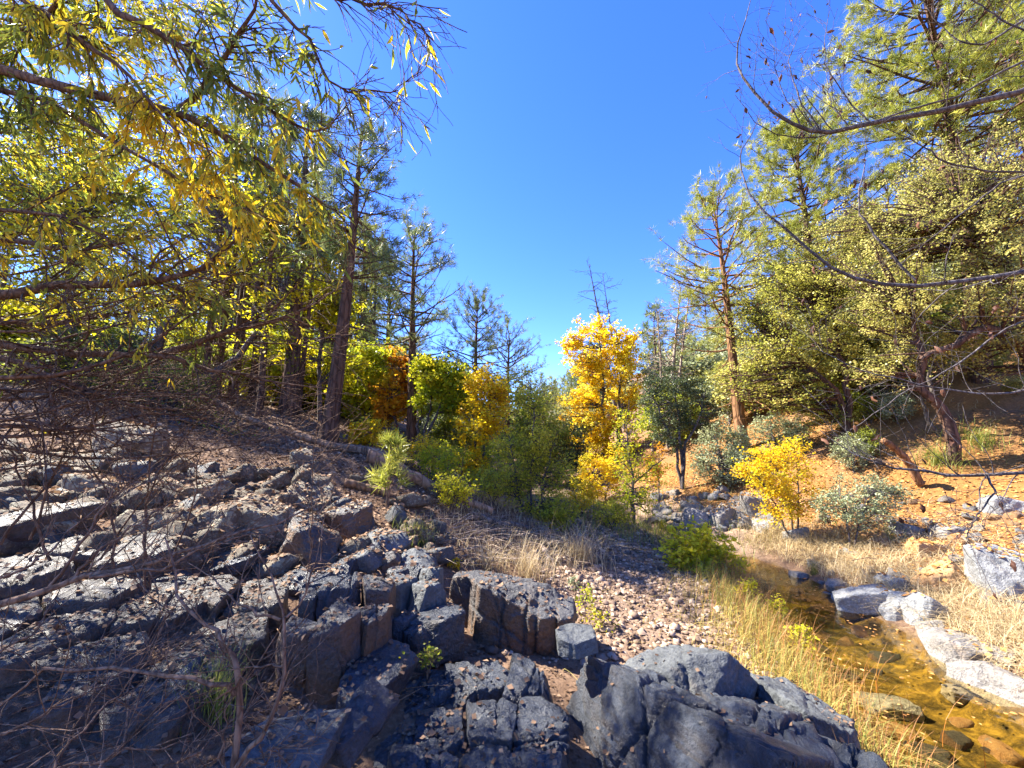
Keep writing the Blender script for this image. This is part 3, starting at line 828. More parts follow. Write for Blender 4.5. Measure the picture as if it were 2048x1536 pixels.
litter('orange_litter', 'orange fallen needles and leaves covering the right bank', cx(D_) + s, D_, .055, 'litter_orange', rng)
n = 19000
y = rng.uniform(1.6, 16, n) ** 1.0; s = -3.0 - rng.gamma(2.2, 1.9, n)
litter('brown_litter', 'dry brown fallen leaves covering the left bank', cx(y) + s, y, .045, 'litter_brown', rng)
n = 9000
x = rng.uniform(-8, -1.2, n); y = rng.uniform(4.4, 9.5, n)
litter('ledge_litter', 'warm brown leaf litter over the upper rocks of the left bank', x, y, .055, 'litter_warm', rng)
n = 8000
x = rng.uniform(-15, -3.2, n); y = rng.uniform(8, 19, n)
litter('wood_litter', 'pinkish dry leaves and needles under the left pines', x, y, .075, 'litter_warm', rng)
n = 5000
y = rng.uniform(4.2, 11, n); s = rng.uniform(-3.6, -.6, n)
litter('gravel_litter', 'brown fallen leaves scattered over the gravel bar', cx(y) + s, y, .04, 'litter_brown', rng)
n = 6000
x = rng.uniform(-3.2, 2.2, n); y = rng.uniform(1.3, 4.2, n)
litter('rock_gap_litter', 'dry leaves gathered between the foreground rocks', x, y, .03, 'litter_brown', rng, zmax=.48)

n = 420
yw = rng.uniform(2.8, 8.2, n); xw = cx(yw) + np.interp(yw, [3, 5, 7, 8.5], [.80, .85, .6, .45]) * rng.choice([-1, 1], n) * np.sqrt(rng.random(n)) * .95
okw = H(xw, yw) < -.01
pw = np.stack([xw, yw, np.full(n, .006)], 1)[okw]
V, F = leaves('oval', pw, np.concatenate([rng.normal(size=(len(pw), 2)), np.zeros((len(pw), 1))], 1), np.array([[0, 0, 1.]]) + rng.normal(0, .03, (len(pw), 3)), rng.uniform(.02, .05, len(pw)))
V[:, 2] = np.maximum(V[:, 2], .004)
tag(obj('floating_leaves', make_mesh('floating_leaves', V, F, 'litter_orange', {'rnd': np.repeat(rng.random(len(pw)), 6)})), 'fallen leaves floating on the pool', 'leaf litter', kind='stuff')
def grass_patch(name, label, roots, h, lean, width, mat, rng, segs=3, wind=(0, 0), kind='stuff', cat='grass', curl=1.0, group=None):
    V, F = blades(rng, roots, h, lean, width, segs, wind, curl)
    me = make_mesh(name, V, F, mat, {'rnd': np.repeat(np.clip(rng.normal(.5, .25, len(roots)), 0, 1), 2 * (segs + 1))})
    return tag(obj(name, me), label, cat, group, kind)
def on_ground(x, y, dz=-.01): return np.stack([x, y, H(x, y) + dz], 1)
n = 2600
y = rng.uniform(2.8, 9.0, n); sx = cx(y) - np.interp(y, [3, 5, 7, 8.5], [.80, .85, .6, .45]) - rng.gamma(2., .22, n) + .1
grass_patch('grass_thatch', 'flattened dead grass thatch between gravel bar and reeds', on_ground(sx, y), .3, 1.7, .006, 'grass_gold', rng, 4, wind=(.4, -.3))
# dry grass along the right shore
n = 9000
y = rng.uniform(3.2, 9.0, n); sx = cx(y) + np.interp(y, [3, 5, 7, 8.5], [.80, .85, .6, .45]) + rng.gamma(2., .5, n) + .10
grass_patch('dry_grass', 'matted straw-coloured grass along the far creek edge', on_ground(sx, y), .32, 1.5, .009, 'grass_dry', rng, 4)
n = 1500
y = rng.uniform(3.0, 9.5, n); sx = cx(y) - np.interp(y, [3, 5, 7, 8.5], [.80, .85, .6, .45]) - rng.gamma(2., .25, n) + .15
grass_patch('shore_grass', 'short yellow-brown grass between gravel bar and pool', on_ground(sx, y), .3, .7, .006, 'grass_gold', rng, 3)
n = 1300
y = rng.uniform(2.6, 7.6, n); sx = cx(y) - np.interp(y, [3, 5, 7, 8.5], [.80, .85, .6, .45]) + rng.normal(.0, .28, n)
grass_patch('creek_reeds', 'thin reddish-brown reed stems standing along the pool', on_ground(sx, y), .48, .42, .006, 'reed_red', rng, 4, cat='reeds', wind=(.06, -.05))
n = 1000
y = rng.uniform(2.6, 7.6, n); sx = cx(y) - .9 + rng.normal(-.05, .22, n)
grass_patch('green_sedge', 'green sedge blades among the reeds beside the pool', on_ground(sx, y), .36, .6, .008, 'grass_green', rng, 4, cat='sedge')
def tussock(label, u, v, n, h, lean, mat, spread=.12, width=.006, group=None, wind=(0, 0), curl=1.0, p=None):
    if p is None: p = ground(u, v)
    r_ = np.abs(rng.normal(0, spread, n)); a = rng.uniform(0, 6.28, n)
    x = p[0] + r_ * np.cos(a); y = p[1] + r_ * np.sin(a)
    V, F = blades(rng, on_ground(x, y) - np.array([p[0], p[1], p[2]]), h, lean, width, 5, wind, curl)
    me = make_mesh('grass_tussock', V, F, mat, {'rnd': np.repeat(np.clip(rng.normal(.5, .25, n), 0, 1), 12)})
    return tag(obj('grass_tussock', me, None, p), label, 'grass', group)
n = 2600
y = rng.uniform(8.4, 14, n); sx = cx(y) + rng.normal(-.8, 1.3, n)
grass_patch('valley_weeds', 'brown and olive weeds over the upstream creek bed', on_ground(sx, y), .34, .5, .012, 'grass_green', rng, 3, cat='weeds')
n = 2200
y = rng.uniform(6, 12, n); sx = cx(y) + rng.uniform(-5.6, -3.2, n)
grass_patch('bank_grass', 'thin dry grass at the foot of the left bank', on_ground(sx, y), .26, .9, .008, 'grass_dry', rng, 3)
tussock('straw-coloured arching grass tussock behind the flat-topped block', 1165, 1120, 260, .75, 1.1, 'grass_dry', .25, .008)
tussock('upright dry grass tussock with pale blades left of the gravel bar', 1060, 1160, 220, .55, .7, 'grass_dry', .18, .007)
tussock('low dry grass tussock behind the upright columns', 980, 1140, 180, .4, .9, 'grass_dry', .2, .007)
tussock('dark green grass tuft in the shade behind the rock ledge', 830, 1085, 220, .35, .6, 'grass_green', .16, .007)
tussock('thin green grass tuft at lower left beside the twig stem', 425, 1440, 160, .42, .5, 'grass_green', .07, .005)
tussock('yellow-green grass tussock on the right bank above the pool', 1765, 1085, 200, .3, 1.0, 'grass_green', .14, .007)
tussock('straw tussock drooping over the far end of the pool', 1540, 1075, 240, .55, 1.3, 'grass_dry', .2, .008)
tussock('straw tussock under the grey-green shrub', 1650, 1085, 220, .4, 1.3, 'grass_dry', .22, .008)
tussock('golden grass clump at the foot of the stone pile', 1465, 1045, 120, .45, .7, 'grass_dry', .12, .008)
tussock('long green grass clump below the leaning oak trunks', 1880, 930, 260, .6, 1.2, 'grass_green', .3, .012)
tussock('long yellowish grass clump at the foot of the right pine trunk', 1960, 890, 220, .6, 1.2, 'grass_green', .3, .012)
tussock('dry grass clump at the right edge beside the cream rock', 2010, 1260, 260, .4, 1.2, 'grass_dry', .2, .006)
tussock('green grass sprig at the pool tip beside the pale cube stone', 1630, 1150, 80, .25, .7, 'grass_green', .06, .006)
# twig litter
def twig_litter(name, label, x, y, L, rad, mat, rng):
    n = len(x); a = rng.uniform(0, 6.28, n)
    b = on_ground(x, y, .02)
    d = np.stack([np.cos(a), np.sin(a), rng.uniform(-.05, .3, n)], 1)
    P = np.stack([b, b + d * (L * .5)[:, None] + rng.normal(0, .02, (n, 3)), b + d * L[:, None] * np.array([1, 1, .6])], 1)
    V, F = tubes(P, np.repeat((rad)[:, None], 3, 1) * np.array([1, .8, .4]), 4)
    tag(obj(name, make_mesh(name, V, F, mat)), label, 'twigs', kind='stuff')
n = 700
x = rng.uniform(-5.5, -.8, n); y = rng.uniform(1.6, 6, n)
twig_litter('fallen_twigs', 'fallen dry twigs littering the left bank', x, y, rng.uniform(.1, .5, n), rng.uniform(.002, .006, n), 'twig_tan', rng)
n = 420
x = rng.uniform(-14, -2.5, n); y = rng.uniform(6.5, 18, n)
twig_litter('wood_sticks', 'fallen sticks under the left pines', x, y, rng.uniform(.3, 1.4, n), rng.uniform(.005, .018, n), 'twig_tan', rng)
n = 420
y = rng.uniform(6, 15, n); sx = cx(y) + rng.uniform(1.6, 9, n)
twig_litter('bank_twigs', 'fallen branches and twigs on the orange right bank', sx, y, rng.uniform(.15, .9, n), rng.uniform(.003, .011, n), 'twig_tan', rng)
n = 1500
y = rng.uniform(6, 15, n); sx = cx(y) + rng.uniform(1.4, 9, n); kp = fbm2(sx * .7, y * .7, 2, 55) > .12
grass_patch('slope_grass', 'sparse dry grass on the right slope under the oaks', on_ground(sx[kp], y[kp]), .3, 1.1, .008, 'grass_dry', rng, 4)
n = 350
p = [ground(u, v) for u, v in zip(rng.uniform(860, 1180, n), rng.uniform(1035, 1130, n))]
twig_litter('flood_debris', 'flood-swept dry sticks piled behind the flat-topped block', np.array([q[0] for q in p]), np.array([q[1] for q in p]), rng.uniform(.2, .7, n), rng.uniform(.003, .009, n), 'wood_dead', rng)

# ------------------------------------------------------------------ trees
def pine_parts(seed, height, rad, crown_from, blen, mat_bark, mat_leaf, lean=(0, 0), dead=.5, whorl=.34, tuft=.20, needles=15, dens=1.0, bend=0.04, top_taper=.8, tw=6):
    """returns {part: mesh} in local space, base at origin"""
    rng = np.random.default_rng(seed)
    K = 14
    t = np.linspace(0, 1, K)
    tr = np.stack([lean[0] * t * height + bend * height * np.sin(t * 2.3 + seed) * t * .5, lean[1] * t * height + bend * height * np.cos(t * 2.9 + seed) * t * .5, t * height - .25 * (t == 0)], 1)
    tr_r = rad * (1 - t) ** .85 + .012
    tr_r[0] *= 1.3
    V, F = tubes(tr[None], tr_r[None], 9)
    trunk = Acc(); trunk.add(V, F)
    bp = []; br = []; live = []
    h = crown_from * .35 * height
    while h < height * .985:
        f = h / height
        prof = np.clip((f - crown_from) / (1 - crown_from), 0, 1)
        L = blen * float(np.interp(prof, [0, .25, .6, .85, 1], [.75, 1., .85, .6, .28])) if f > crown_from else blen * rng.uniform(.3, .8)
        nb = int(rng.integers(3, 6)) if f > crown_from else int(rng.random() < dead) * int(rng.integers(1, 4))
        a0 = rng.uniform(0, 6.28)
        for k in range(nb):
            a = a0 + k * 6.28 / max(nb, 1) + rng.normal(0, .35)
            Lk = L * rng.uniform(.6, 1.2)
            i = f * (K - 1); ii = int(i); b = tr[ii] * (1 - i + ii) + tr[min(ii + 1, K - 1)] * (i - ii)
            el = np.interp(prof, [0, .5, 1], [-.15, .2, .8]) + rng.normal(0, .12)
            d = np.array([math.cos(a) * math.cos(el), math.sin(a) * math.cos(el), math.sin(el)])
            pts = [b]; 
            for s_ in range(5):
                d = norm(d + rng.normal(0, .10, 3) + np.array([0, 0, .06 if f > crown_from else -.03])); pts.append(pts[-1] + d * Lk / 5)
            bp.append(np.array(pts)); r0 = max(.10 * rad, .022 * Lk ** .8) 
            br.append(r0 * np.linspace(1, .25, 6)); live.append(f > crown_from and rng.random() < .94)
        h += whorl * rng.uniform(.7, 1.3) * (1.0 if f > crown_from else 1.3)
    bp = np.array(bp); br = np.array(br); live = np.array(live)
    V, F = tubes(bp, br, 4); trunk.add(V, F)
    parts = {}
    P2, R2 = grow(rng, bp[live], br[live], tw, (.3, 1.), (.4, 1.), (.22, .42), 3, .12, .12, .5)
    V, F = tubes(P2, np.maximum(R2, .004), 3); trunk.add(V, F)
    if (~live).any():
        P3, R3 = grow(rng, bp[~live], br[~live], 4, (.3, 1.), (.4, 1.1), (.2, .5), 4, -.02, .18, .5)
        V, F = tubes(P3, np.maximum(R3, .003), 3); trunk.add(V, F)
    parts['trunk'] = trunk.mesh('trunk', mat_bark, True)
    # tufts at ends and along twigs
    tips = np.concatenate([P2[:, -1], P2[:, -2] * .5 + P2[:, -1] * .5, P2[:, 0] * .4 + P2[:, 1] * .6, bp[live][:, -1]])
    td = np.concatenate([P2[:, -1] - P2[:, -2], P2[:, -1] - P2[:, -2], P2[:, 2] - P2[:, 1], bp[live][:, -1] - bp[live][:, -2]])
    keep = rng.random(len(tips)) < dens
    tips, td = tips[keep], norm(td[keep])
    M = len(tips)
    idx = np.repeat(np.arange(M), needles)
    d = norm(td[idx] * .55 + rng.normal(0, .55, (len(idx), 3)) + np.array([0, 0, .12]))
    pos = tips[idx] + rng.normal(0, .035, (len(idx), 3))
    V, F = leaves('needle', pos, d, rng.normal(size=(len(idx), 3)), tuft * rng.uniform(.7, 1.25, len(idx)))
    cl = np.clip(.5 + .28 * rng.normal(size=M), 0, 1)
    parts['crown'] = make_mesh('crown', V, F, mat_leaf, {'rnd': np.repeat(np.clip(cl[idx] + rng.normal(0, .1, len(idx)), 0, 1), 3)})
    return parts
def pine(name, label, u, D, vtop, utop=None, rad=None, group=None, **kw):
    b = base_at(u, D)
    top = at(utop if utop is not None else u, vtop, D)
    h = top[2] - b[2]
    ps = pine_parts(height=h, rad=rad, lean=((top[0] - b[0]) / h, 0), **kw)
    o = thing(name, label, 'pine tree', b, group)
    for k, m_ in ps.items(): obj(k, m_, o)
    return o

pine('pine_tree', 'tall dark-trunked pine leaning right above the left bank, crown against the sky', 655, 9.5, 262, 728, .19, seed=1, crown_from=.46, blen=1.55, mat_bark='bark_pine', mat_leaf='pine_needles', dead=.95, dens=.55, whorl=.30)
pine('pine_tree', 'dark pine with thick trunk just left of the leaning pine', 575, 11.2, 230, 628, .22, seed=2, crown_from=.5, blen=1.6, mat_bark='bark_pine', mat_leaf='pine_needles', dead=.8, dens=.95)
pine('pine_tree', 'slender pine with reddish trunk foot rising from the orange maples', 822, 14, 455, 835, .18, seed=3, crown_from=.36, blen=2.1, mat_bark='bark_pine', mat_leaf='pine_needles', dead=.95, dens=.7, whorl=.36)
pine('pine_tree', 'shorter pine with rounded crown right of the slender pine', 952, 21, 602, 955, .20, seed=4, crown_from=.30, blen=2.4, mat_bark='bark_pine', mat_leaf='pine_needles', dens=.8)
pine('pine_tree', 'small dense pine lowest in the row beside the blue gap', 1015, 25, 665, 1015, .2, seed=5, crown_from=.2, blen=3.0, mat_bark='bark_pine', mat_leaf='pine_needles', dens=.9)
pine('pine_tree', 'pale sunlit pine behind the slender pine on the left', 770, 21, 545, 775, .22, seed=6, crown_from=.2, blen=2.8, mat_bark='bark_pine', mat_leaf='pine_needles_yellow', dens=.9)
pine('pine_tree', 'sunlit pine with orange trunk at the head of the right bank', 1487, 13.5, 400, 1418, .19, seed=7, crown_from=.36, blen=2.4, mat_bark='bark_orange', mat_leaf='pine_needles_yellow', dead=.9, dens=.95)
pine('pine_tree', 'pine with airy crown right of the orange-trunked pine', 1640, 14.5, 262, 1590, .2, seed=8, crown_from=.36, blen=2.7, mat_bark='bark_pine', mat_leaf='pine_needles_yellow', dens=1., whorl=.24, needles=26)
pine('pine_tree', 'tallest yellow-green pine filling the upper right corner', 1962, 11.0, -180, 1850, .2, seed=9, crown_from=.40, blen=3.0, mat_bark='bark_pine', mat_leaf='pine_needles_yellow', dens=1.0, whorl=.22, needles=28, tuft=.21, dead=.6)
pine('pine_tree', 'yellow-green pine crown behind the tallest one at the right edge', 2090, 12.5, -60, 2040, .2, seed=10, crown_from=.35, blen=2.6, mat_bark='bark_pine', mat_leaf='pine_needles_yellow', whorl=.28, needles=24, tuft=.21)

# pines of the wood: shared variants
VAR = [pine_parts(20 + i, 9.0 + i, .115, .45 + .08 * (i % 3), 1.5, 'bark_pine', 'pine_needles' if i != 2 else 'pine_needles_yellow', dead=.6, whorl=.45, needles=9, tuft=.24, dens=.75, tw=4) for i in range(4)]
FAR = [pine_parts(40 + i, 10.0, .16, .12, 2.4, 'bark_pine', 'pine_needles' if i else 'pine_needles_yellow', dead=.2, whorl=.5, needles=7, tuft=.5, dens=.8, tw=4) for i in range(3)]
SLIM = [pine_parts(30 + i, 9.5 + i, .085 + .014 * i, .62, 1.1, 'bark_pine', 'pine_needles', dead=.8, whorl=.55, needles=9, tuft=.24, dens=.36, tw=4) for i in range(4)]
rng = np.random.default_rng(5)
def wood_pine(x, y, sc, var, label, group):
    o = thing('pine_tree', label, 'pine tree', (x, y, float(H(x, y)) - .1), group, rng.uniform(0, 6.28), sc)
    for k, m_ in var.items(): obj(k, m_, o)
cnt = 0
for k in range(400):
    y = rng.uniform(20, 56); u = rng.uniform(380, 740) if k % 4 else rng.uniform(-150, 380)
    x = (u - 1024) / FPX * y
    if x > -4.5 - .12 * y: continue
    wood_pine(x, y, rng.uniform(.8, 1.15), VAR[k % 4], 'slim dark pine trunk in the wood behind the left bank', 'pines of the wood on the left')
    cnt += 1
    if cnt >= 84: break
for k in range(46):
    y = rng.uniform(19.5, 31); u = rng.uniform(430, 735)
    wood_pine((u - 1024) / FPX * y, y, rng.uniform(.85, 1.1), SLIM[k % 4], 'thin dark pole of a pine between the big left pines', 'thin pine poles behind the log')
for k in range(16):
    y = rng.uniform(10.6, 13.6); u = rng.uniform(400, 640)
    wood_pine((u - 1024) / FPX * y, y, rng.uniform(.75, 1.0), SLIM[k % 4], 'thin dark pine pole just behind the long fallen log', 'thin pine poles just behind the log')
for k in range(46):
    y = rng.uniform(34, 80); u = rng.uniform(-250, 800)
    wood_pine((u - 1024) / FPX * y, y, rng.uniform(.5, .85), FAR[k % 3], 'far low-crowned pine closing the wood on the left', 'far pines behind the left wood')
for k in range(80):
    y = rng.uniform(60, 190); x = rng.uniform(-.35, .45) * y
    wood_pine(x, y, rng.uniform(.6, 1.0), FAR[k % 3], 'tiny far pine covering the hill at the end of the valley', 'pines on the far hill')
for k in range(34):
    y = rng.uniform(32, 85); x = rng.uniform(-.75, .42) * y
    if abs(x - 1.5) < (5 if y < 45 else 1): continue
    wood_pine(x, y, rng.uniform(.55, .9), FAR[k % 3], 'far pine closing the valley beyond the cottonwood', 'far pines up the valley')
for k in range(44):
    y = rng.uniform(17, 50); x = rng.uniform(.5, 1.5) * y
    wood_pine(x, y, rng.uniform(.55, .9), FAR[(k + 1) % 3], 'pine on the far right hillside behind the oaks', 'pines on the right hillside')
# pines left of the frame: they shade the foreground
for x, y, s_ in [(-8.7, 3.9, 1.05), (-9.6, 2.6, 1.1)]:
    wood_pine(x, y, s_, VAR[int(y) % 4], 'pine standing on the slope left of the willow', 'pines at the left edge')

def E(u, v, D, ru, rv, rd):
    """ellipsoid from pixels: centre, radii"""
    c = at(u, v, D); k = D / FPX
    return c, np.array([ru * k, rd, rv * k])
def clump_tree(name, label, cat, stems, ells, n_clumps, per, leaf, size, mat_bark, mat_leaf, seed, clump_r=.3, r0=.08, twigs=6, tone=.25, up=.6, droop=-.2, sides=7, group=None, shell=.5, branch_from=(.25, .95), base=None, flat=.7, parts_mat=None):
    """stems: polylines (world). clumps of leaves fill the ellipsoids; each clump hangs on a branch from the nearest stem"""
    rng = np.random.default_rng(seed)
    stems = [np.asarray(s, float) for s in stems]
    base = stems[0][0] if base is None else base
    root = thing(name, label, cat, base, group)
    tr = Acc()
    SP = np.stack([resample(s, 12, .012 * np.linalg.norm(s[-1] - s[0]), rng) for s in stems])
    SP[:, 0] -= np.array([0, 0, .08])
    SR = np.stack([(r0 if np.isscalar(r0) else r0[i]) * np.linspace(1, .28, 12) for i in range(len(stems))])
    V, F = tubes(SP, SR, sides); tr.add(V, F)
    vol = np.array([np.prod(e[1]) for e in ells]) ** .8; vol /= vol.sum()
    pick = rng.choice(len(ells), n_clumps, p=vol)
    d = norm(rng.normal(size=(n_clumps, 3))); rr = rng.uniform(0, 1, (n_clumps, 1)) ** (1 / 3.) ; rr = rr * (1 - shell) + shell * np.maximum(rr, .72)
    cc = np.array([e[0] for e in ells])[pick] + d * rr * np.array([e[1] for e in ells])[pick]
    # branch start
    flat_s = SP[:, int(branch_from[0] * 11):max(int(branch_from[1] * 11) + 1, 2)].reshape(-1, 3)
    flat_r = SR[:, int(branch_from[0] * 11):max(int(branch_from[1] * 11) + 1, 2)].reshape(-1)
    dd = cc[:, None] - flat_s[None]
    cost = np.linalg.norm(dd, axis=2) + np.where(dd[..., 2] < 0, -dd[..., 2] * .8, 0) + rng.uniform(0, .35, dd.shape[:2])
    j = cost.argmin(1)
    st = flat_s[j]; mid = st * .5 + cc * .5 + rng.normal(0, .06, cc.shape) * np.linalg.norm(cc - st, axis=1, keepdims=True) + np.array([0, 0, .05])
    q1 = st * .72 + cc * .28 + (mid - (st + cc) / 2) * .7; q3 = st * .28 + cc * .72 + (mid - (st + cc) / 2) * .7
    BP = np.stack([st, q1, mid, q3, cc], 1)
    L = np.linalg.norm(cc - st, axis=1)
    b0 = np.minimum(flat_r[j] * .6, .012 + .012 * L)
    BR = b0[:, None] * np.linspace(1, .3, 5)
    V, F = tubes(BP, BR, 4); tr.add(V, F)
    TP, TR = grow(rng, BP, BR, twigs, (.45, 1.), (.4, 1.3), (clump_r * .7, clump_r * 1.5), 3, .0, .15, .6, absolute=True)
    V, F = tubes(TP, np.maximum(TR, size * .03), 3); tr.add(V, F)
    tr.V = [v - base for v in tr.V]
    obj('trunk', tr.mesh('trunk', mat_bark, True), root)
    # leaves: along twigs and in the clump
    M = n_clumps * per
    ti = rng.integers(0, len(TP), M); t = rng.uniform(.2, 1, M) * 2; i = np.minimum(t.astype(int), 1); f = (t - i)[:, None]
    pos = TP[ti, i] * (1 - f) + TP[ti, i + 1] * f + rng.normal(0, clump_r * .22, (M, 3)) * np.array([1, 1, flat])
    cid = ti // twigs
    ct = np.clip(.5 + tone * rng.normal(size=n_clumps), 0, 1)
    V, F = rand_leaves(rng, leaf, pos - base, size, up, droop)
    rn = np.clip(ct[cid] + rng.normal(0, .16, M), 0, 1)
    obj('crown', make_mesh('crown', V, F, mat_leaf, {'rnd': np.repeat(rn, len(LT[leaf][0]))}), root)
    return root
def stem(u0, D, pts, D2=None):
    """stem from the ground at column u0, through pixels at about distance D"""
    return [base_at(u0, D)] + [at(u, v, d) for u, v, d in pts]

# yellow cottonwood and its neighbours
clump_tree('cottonwood_tree', 'tall bright yellow cottonwood glowing against the blue sky', 'tree', [stem(1215, 21, [(1212, 850, 21), (1205, 740, 21), (1198, 650, 21)]), stem(1235, 21.2, [(1238, 850, 21), (1240, 760, 21), (1232, 660, 21)])],
           [E(1185, 690, 21, 62, 62, 1.6), E(1232, 700, 21.3, 46, 60, 1.5), E(1160, 760, 21, 45, 60, 1.4), E(1240, 800, 21, 42, 80, 1.4), E(1170, 850, 20.6, 48, 60, 1.3), E(1215, 760, 21, 55, 70, 1.5), E(1265, 740, 21.2, 22, 55, .8), E(1200, 900, 21, 50, 40, 1.2), E(1235, 900, 20.6, 42, 55, 1.), E(1195, 960, 20.4, 45, 40, 1.), E(1128, 700, 21, 20, 40, .8), E(1270, 690, 21, 20, 40, .8), E(1135, 820, 21, 24, 50, .8), E(1280, 800, 21, 18, 50, .8)],
           250, 95, 'rhomb', .115, 'bark_grey', 'leaf_cottonwood', 31, .40, .11, 5, tone=.32, shell=.5)
clump_tree('yellow_bush', 'rounded golden bush at the foot of the tall cottonwood', 'bush', [stem(1195, 14, [(1190, 960, 14), (1185, 920, 14)]), stem(1205, 14, [(1225, 950, 14), (1235, 910, 14)]), stem(1190, 14, [(1165, 970, 14), (1158, 945, 14)])],
           [E(1195, 965, 14, 48, 55, .8), E(1175, 985, 14, 30, 40, .6), E(1225, 930, 14, 35, 45, .6)], 75, 75, 'rhomb', .06, 'bark_grey', 'leaf_gold', 32, .25, .03, 5)
clump_tree('sapling_tree', 'young tree with dark thin trunk and olive leaves in front of the golden bush', 'tree', [stem(1268, 10.5, [(1263, 960, 10.5), (1252, 880, 10.5), (1258, 800, 10.5)]), stem(1268, 10.5, [(1266, 975, 10.5), (1300, 940, 10.4), (1330, 915, 10.3)])],
           [E(1262, 870, 10.5, 34, 75, .5), E(1290, 960, 10.5, 45, 50, .5), E(1245, 940, 10.5, 30, 60, .5), E(1268, 1010, 10.5, 40, 30, .4)], 70, 42, 'rhomb', .05, 'bark_bare', 'leaf_limegreen', 33, .22, .035, 5)
clump_tree('orange_sapling', 'small orange sapling beside the dark juniper', 'tree', [stem(1318, 12, [(1318, 950, 12), (1316, 905, 12)])], [E(1316, 930, 12, 24, 42, .4)], 22, 40, 'rhomb', .055, 'bark_grey', 'leaf_orange', 34, .2, .025)
clump_tree('juniper_tree', 'dark green juniper with forked stems right of the cottonwood', 'tree', [stem(1365, 12.5, [(1350, 900, 12.5), (1320, 830, 12.5), (1300, 770, 12.5)]), stem(1365, 12.5, [(1362, 890, 12.5), (1355, 800, 12.5), (1350, 750, 12.5)]), stem(1365, 12.5, [(1372, 890, 12.5), (1395, 830, 12.4), (1410, 790, 12.4)])],
           [E(1315, 800, 12.5, 38, 60, .7), E(1355, 790, 12.5, 40, 60, .7), E(1400, 815, 12.5, 34, 60, .6), E(1340, 860, 12.5, 55, 40, .7)], 130, 110, 'rhomb', .045, 'bark_bare', 'leaf_juniper', 35, .22, .055, 6)
# left maples and brush
clump_tree('maple_tree', 'lime and gold maple between the leaning pine and the slender pine', 'tree', [stem(745, 15, [(742, 860, 15), (738, 780, 15), (745, 710, 15)]), stem(755, 15, [(765, 850, 15), (775, 790, 15)])],
           [E(735, 730, 15, 50, 40, .9), E(700, 790, 15, 40, 40, .8), E(770, 700, 15, 30, 25, .7), E(740, 790, 15, 50, 35, .8)], 150, 65, 'rhomb', .105, 'bark_bare', 'leaf_limegreen', 36, .32, .06)
clump_tree('maple_tree', 'deep orange maple behind the slender pine trunk', 'tree', [stem(800, 14.6, [(795, 860, 14.6), (785, 790, 14.6), (800, 730, 14.6)])],
           [E(785, 790, 14.6, 42, 42, .7), E(820, 740, 14.8, 36, 34, .7), E(800, 720, 14.8, 28, 25, .6), E(775, 820, 14.6, 30, 25, .6)], 110, 60, 'rhomb', .10, 'bark_bare', 'leaf_orange', 37, .3, .06)
clump_tree('maple_tree', 'yellow-green maple right of the slender pine with leaning stems', 'tree', [stem(835, 13.6, [(855, 870, 13.6), (885, 800, 13.6), (900, 740, 13.6)]), stem(842, 13.6, [(850, 860, 13.6), (868, 790, 13.6)]), stem(828, 13.6, [(840, 830, 13.6), (850, 740, 13.6)])],
           [E(890, 745, 13.6, 48, 36, .8), E(865, 790, 13.6, 40, 40, .7), E(920, 790, 13.6, 40, 45, .7), E(850, 740, 13.6, 30, 35, .6)], 150, 65, 'rhomb', .10, 'bark_bare', 'leaf_limegreen', 38, .3, .07)
clump_tree('maple_tree', 'golden maple in the middle of the left thicket', 'tree', [stem(965, 12.6, [(968, 930, 12.6), (972, 850, 12.6), (985, 780, 12.6)]), stem(955, 12.6, [(950, 900, 12.6), (945, 830, 12.6)])],
           [E(965, 770, 12.6, 45, 40, .7), E(985, 820, 12.6, 42, 45, .7), E(950, 860, 12.6, 42, 45, .7), E(940, 930, 12.4, 45, 40, .6), E(1000, 780, 12.6, 28, 28, .5)], 125, 55, 'rhomb', .085, 'bark_bare', 'leaf_gold', 39, .28, .05)
clump_tree('yellow_bush', 'low bright yellow bush before the leaning pine', 'bush', [stem(765, 10, [(755, 905, 10), (735, 870, 10)]), stem(765, 10, [(775, 890, 10), (770, 860, 10)])],
           [E(735, 862, 10, 36, 26, .45), E(765, 885, 10, 40, 22, .45), E(715, 875, 10, 25, 20, .4)], 60, 34, 'oval', .075, 'bark_bare', 'leaf_gold', 40, .2, .02)
clump_tree('willow_shrub', 'large soft green willow shrub in the centre of the valley', 'bush', [stem(1060, 9.4, [(1062, 930, 9.4), (1066, 830, 9.4), (1060, 760, 9.4)]), stem(1075, 9.4, [(1090, 950, 9.4), (1110, 880, 9.4)]), stem(1045, 9.4, [(1030, 940, 9.4), (1020, 870, 9.4)])],
           [E(1065, 850, 9.4, 55, 90, .7), E(1085, 990, 9.2, 70, 70, .8), E(1030, 940, 9.5, 45, 70, .7), E(1050, 775, 9.7, 35, 45, .5), E(1110, 930, 9.4, 35, 60, .6)], 200, 75, 'rhomb', .044, 'bark_bare', 'leaf_olive', 41, .28, .03, 6, tone=.3)
clump_tree('green_sapling', 'yellow-leaved sapling in front of the golden maple', 'tree', [stem(905, 9.6, [(912, 1000, 9.6), (925, 930, 9.6), (930, 890, 9.6)])], [E(915, 945, 9.6, 42, 45, .4), E(890, 1000, 9.4, 34, 34, .35)], 42, 36, 'oval', .05, 'twig_tan', 'leaf_limegreen', 42, .17, .014)
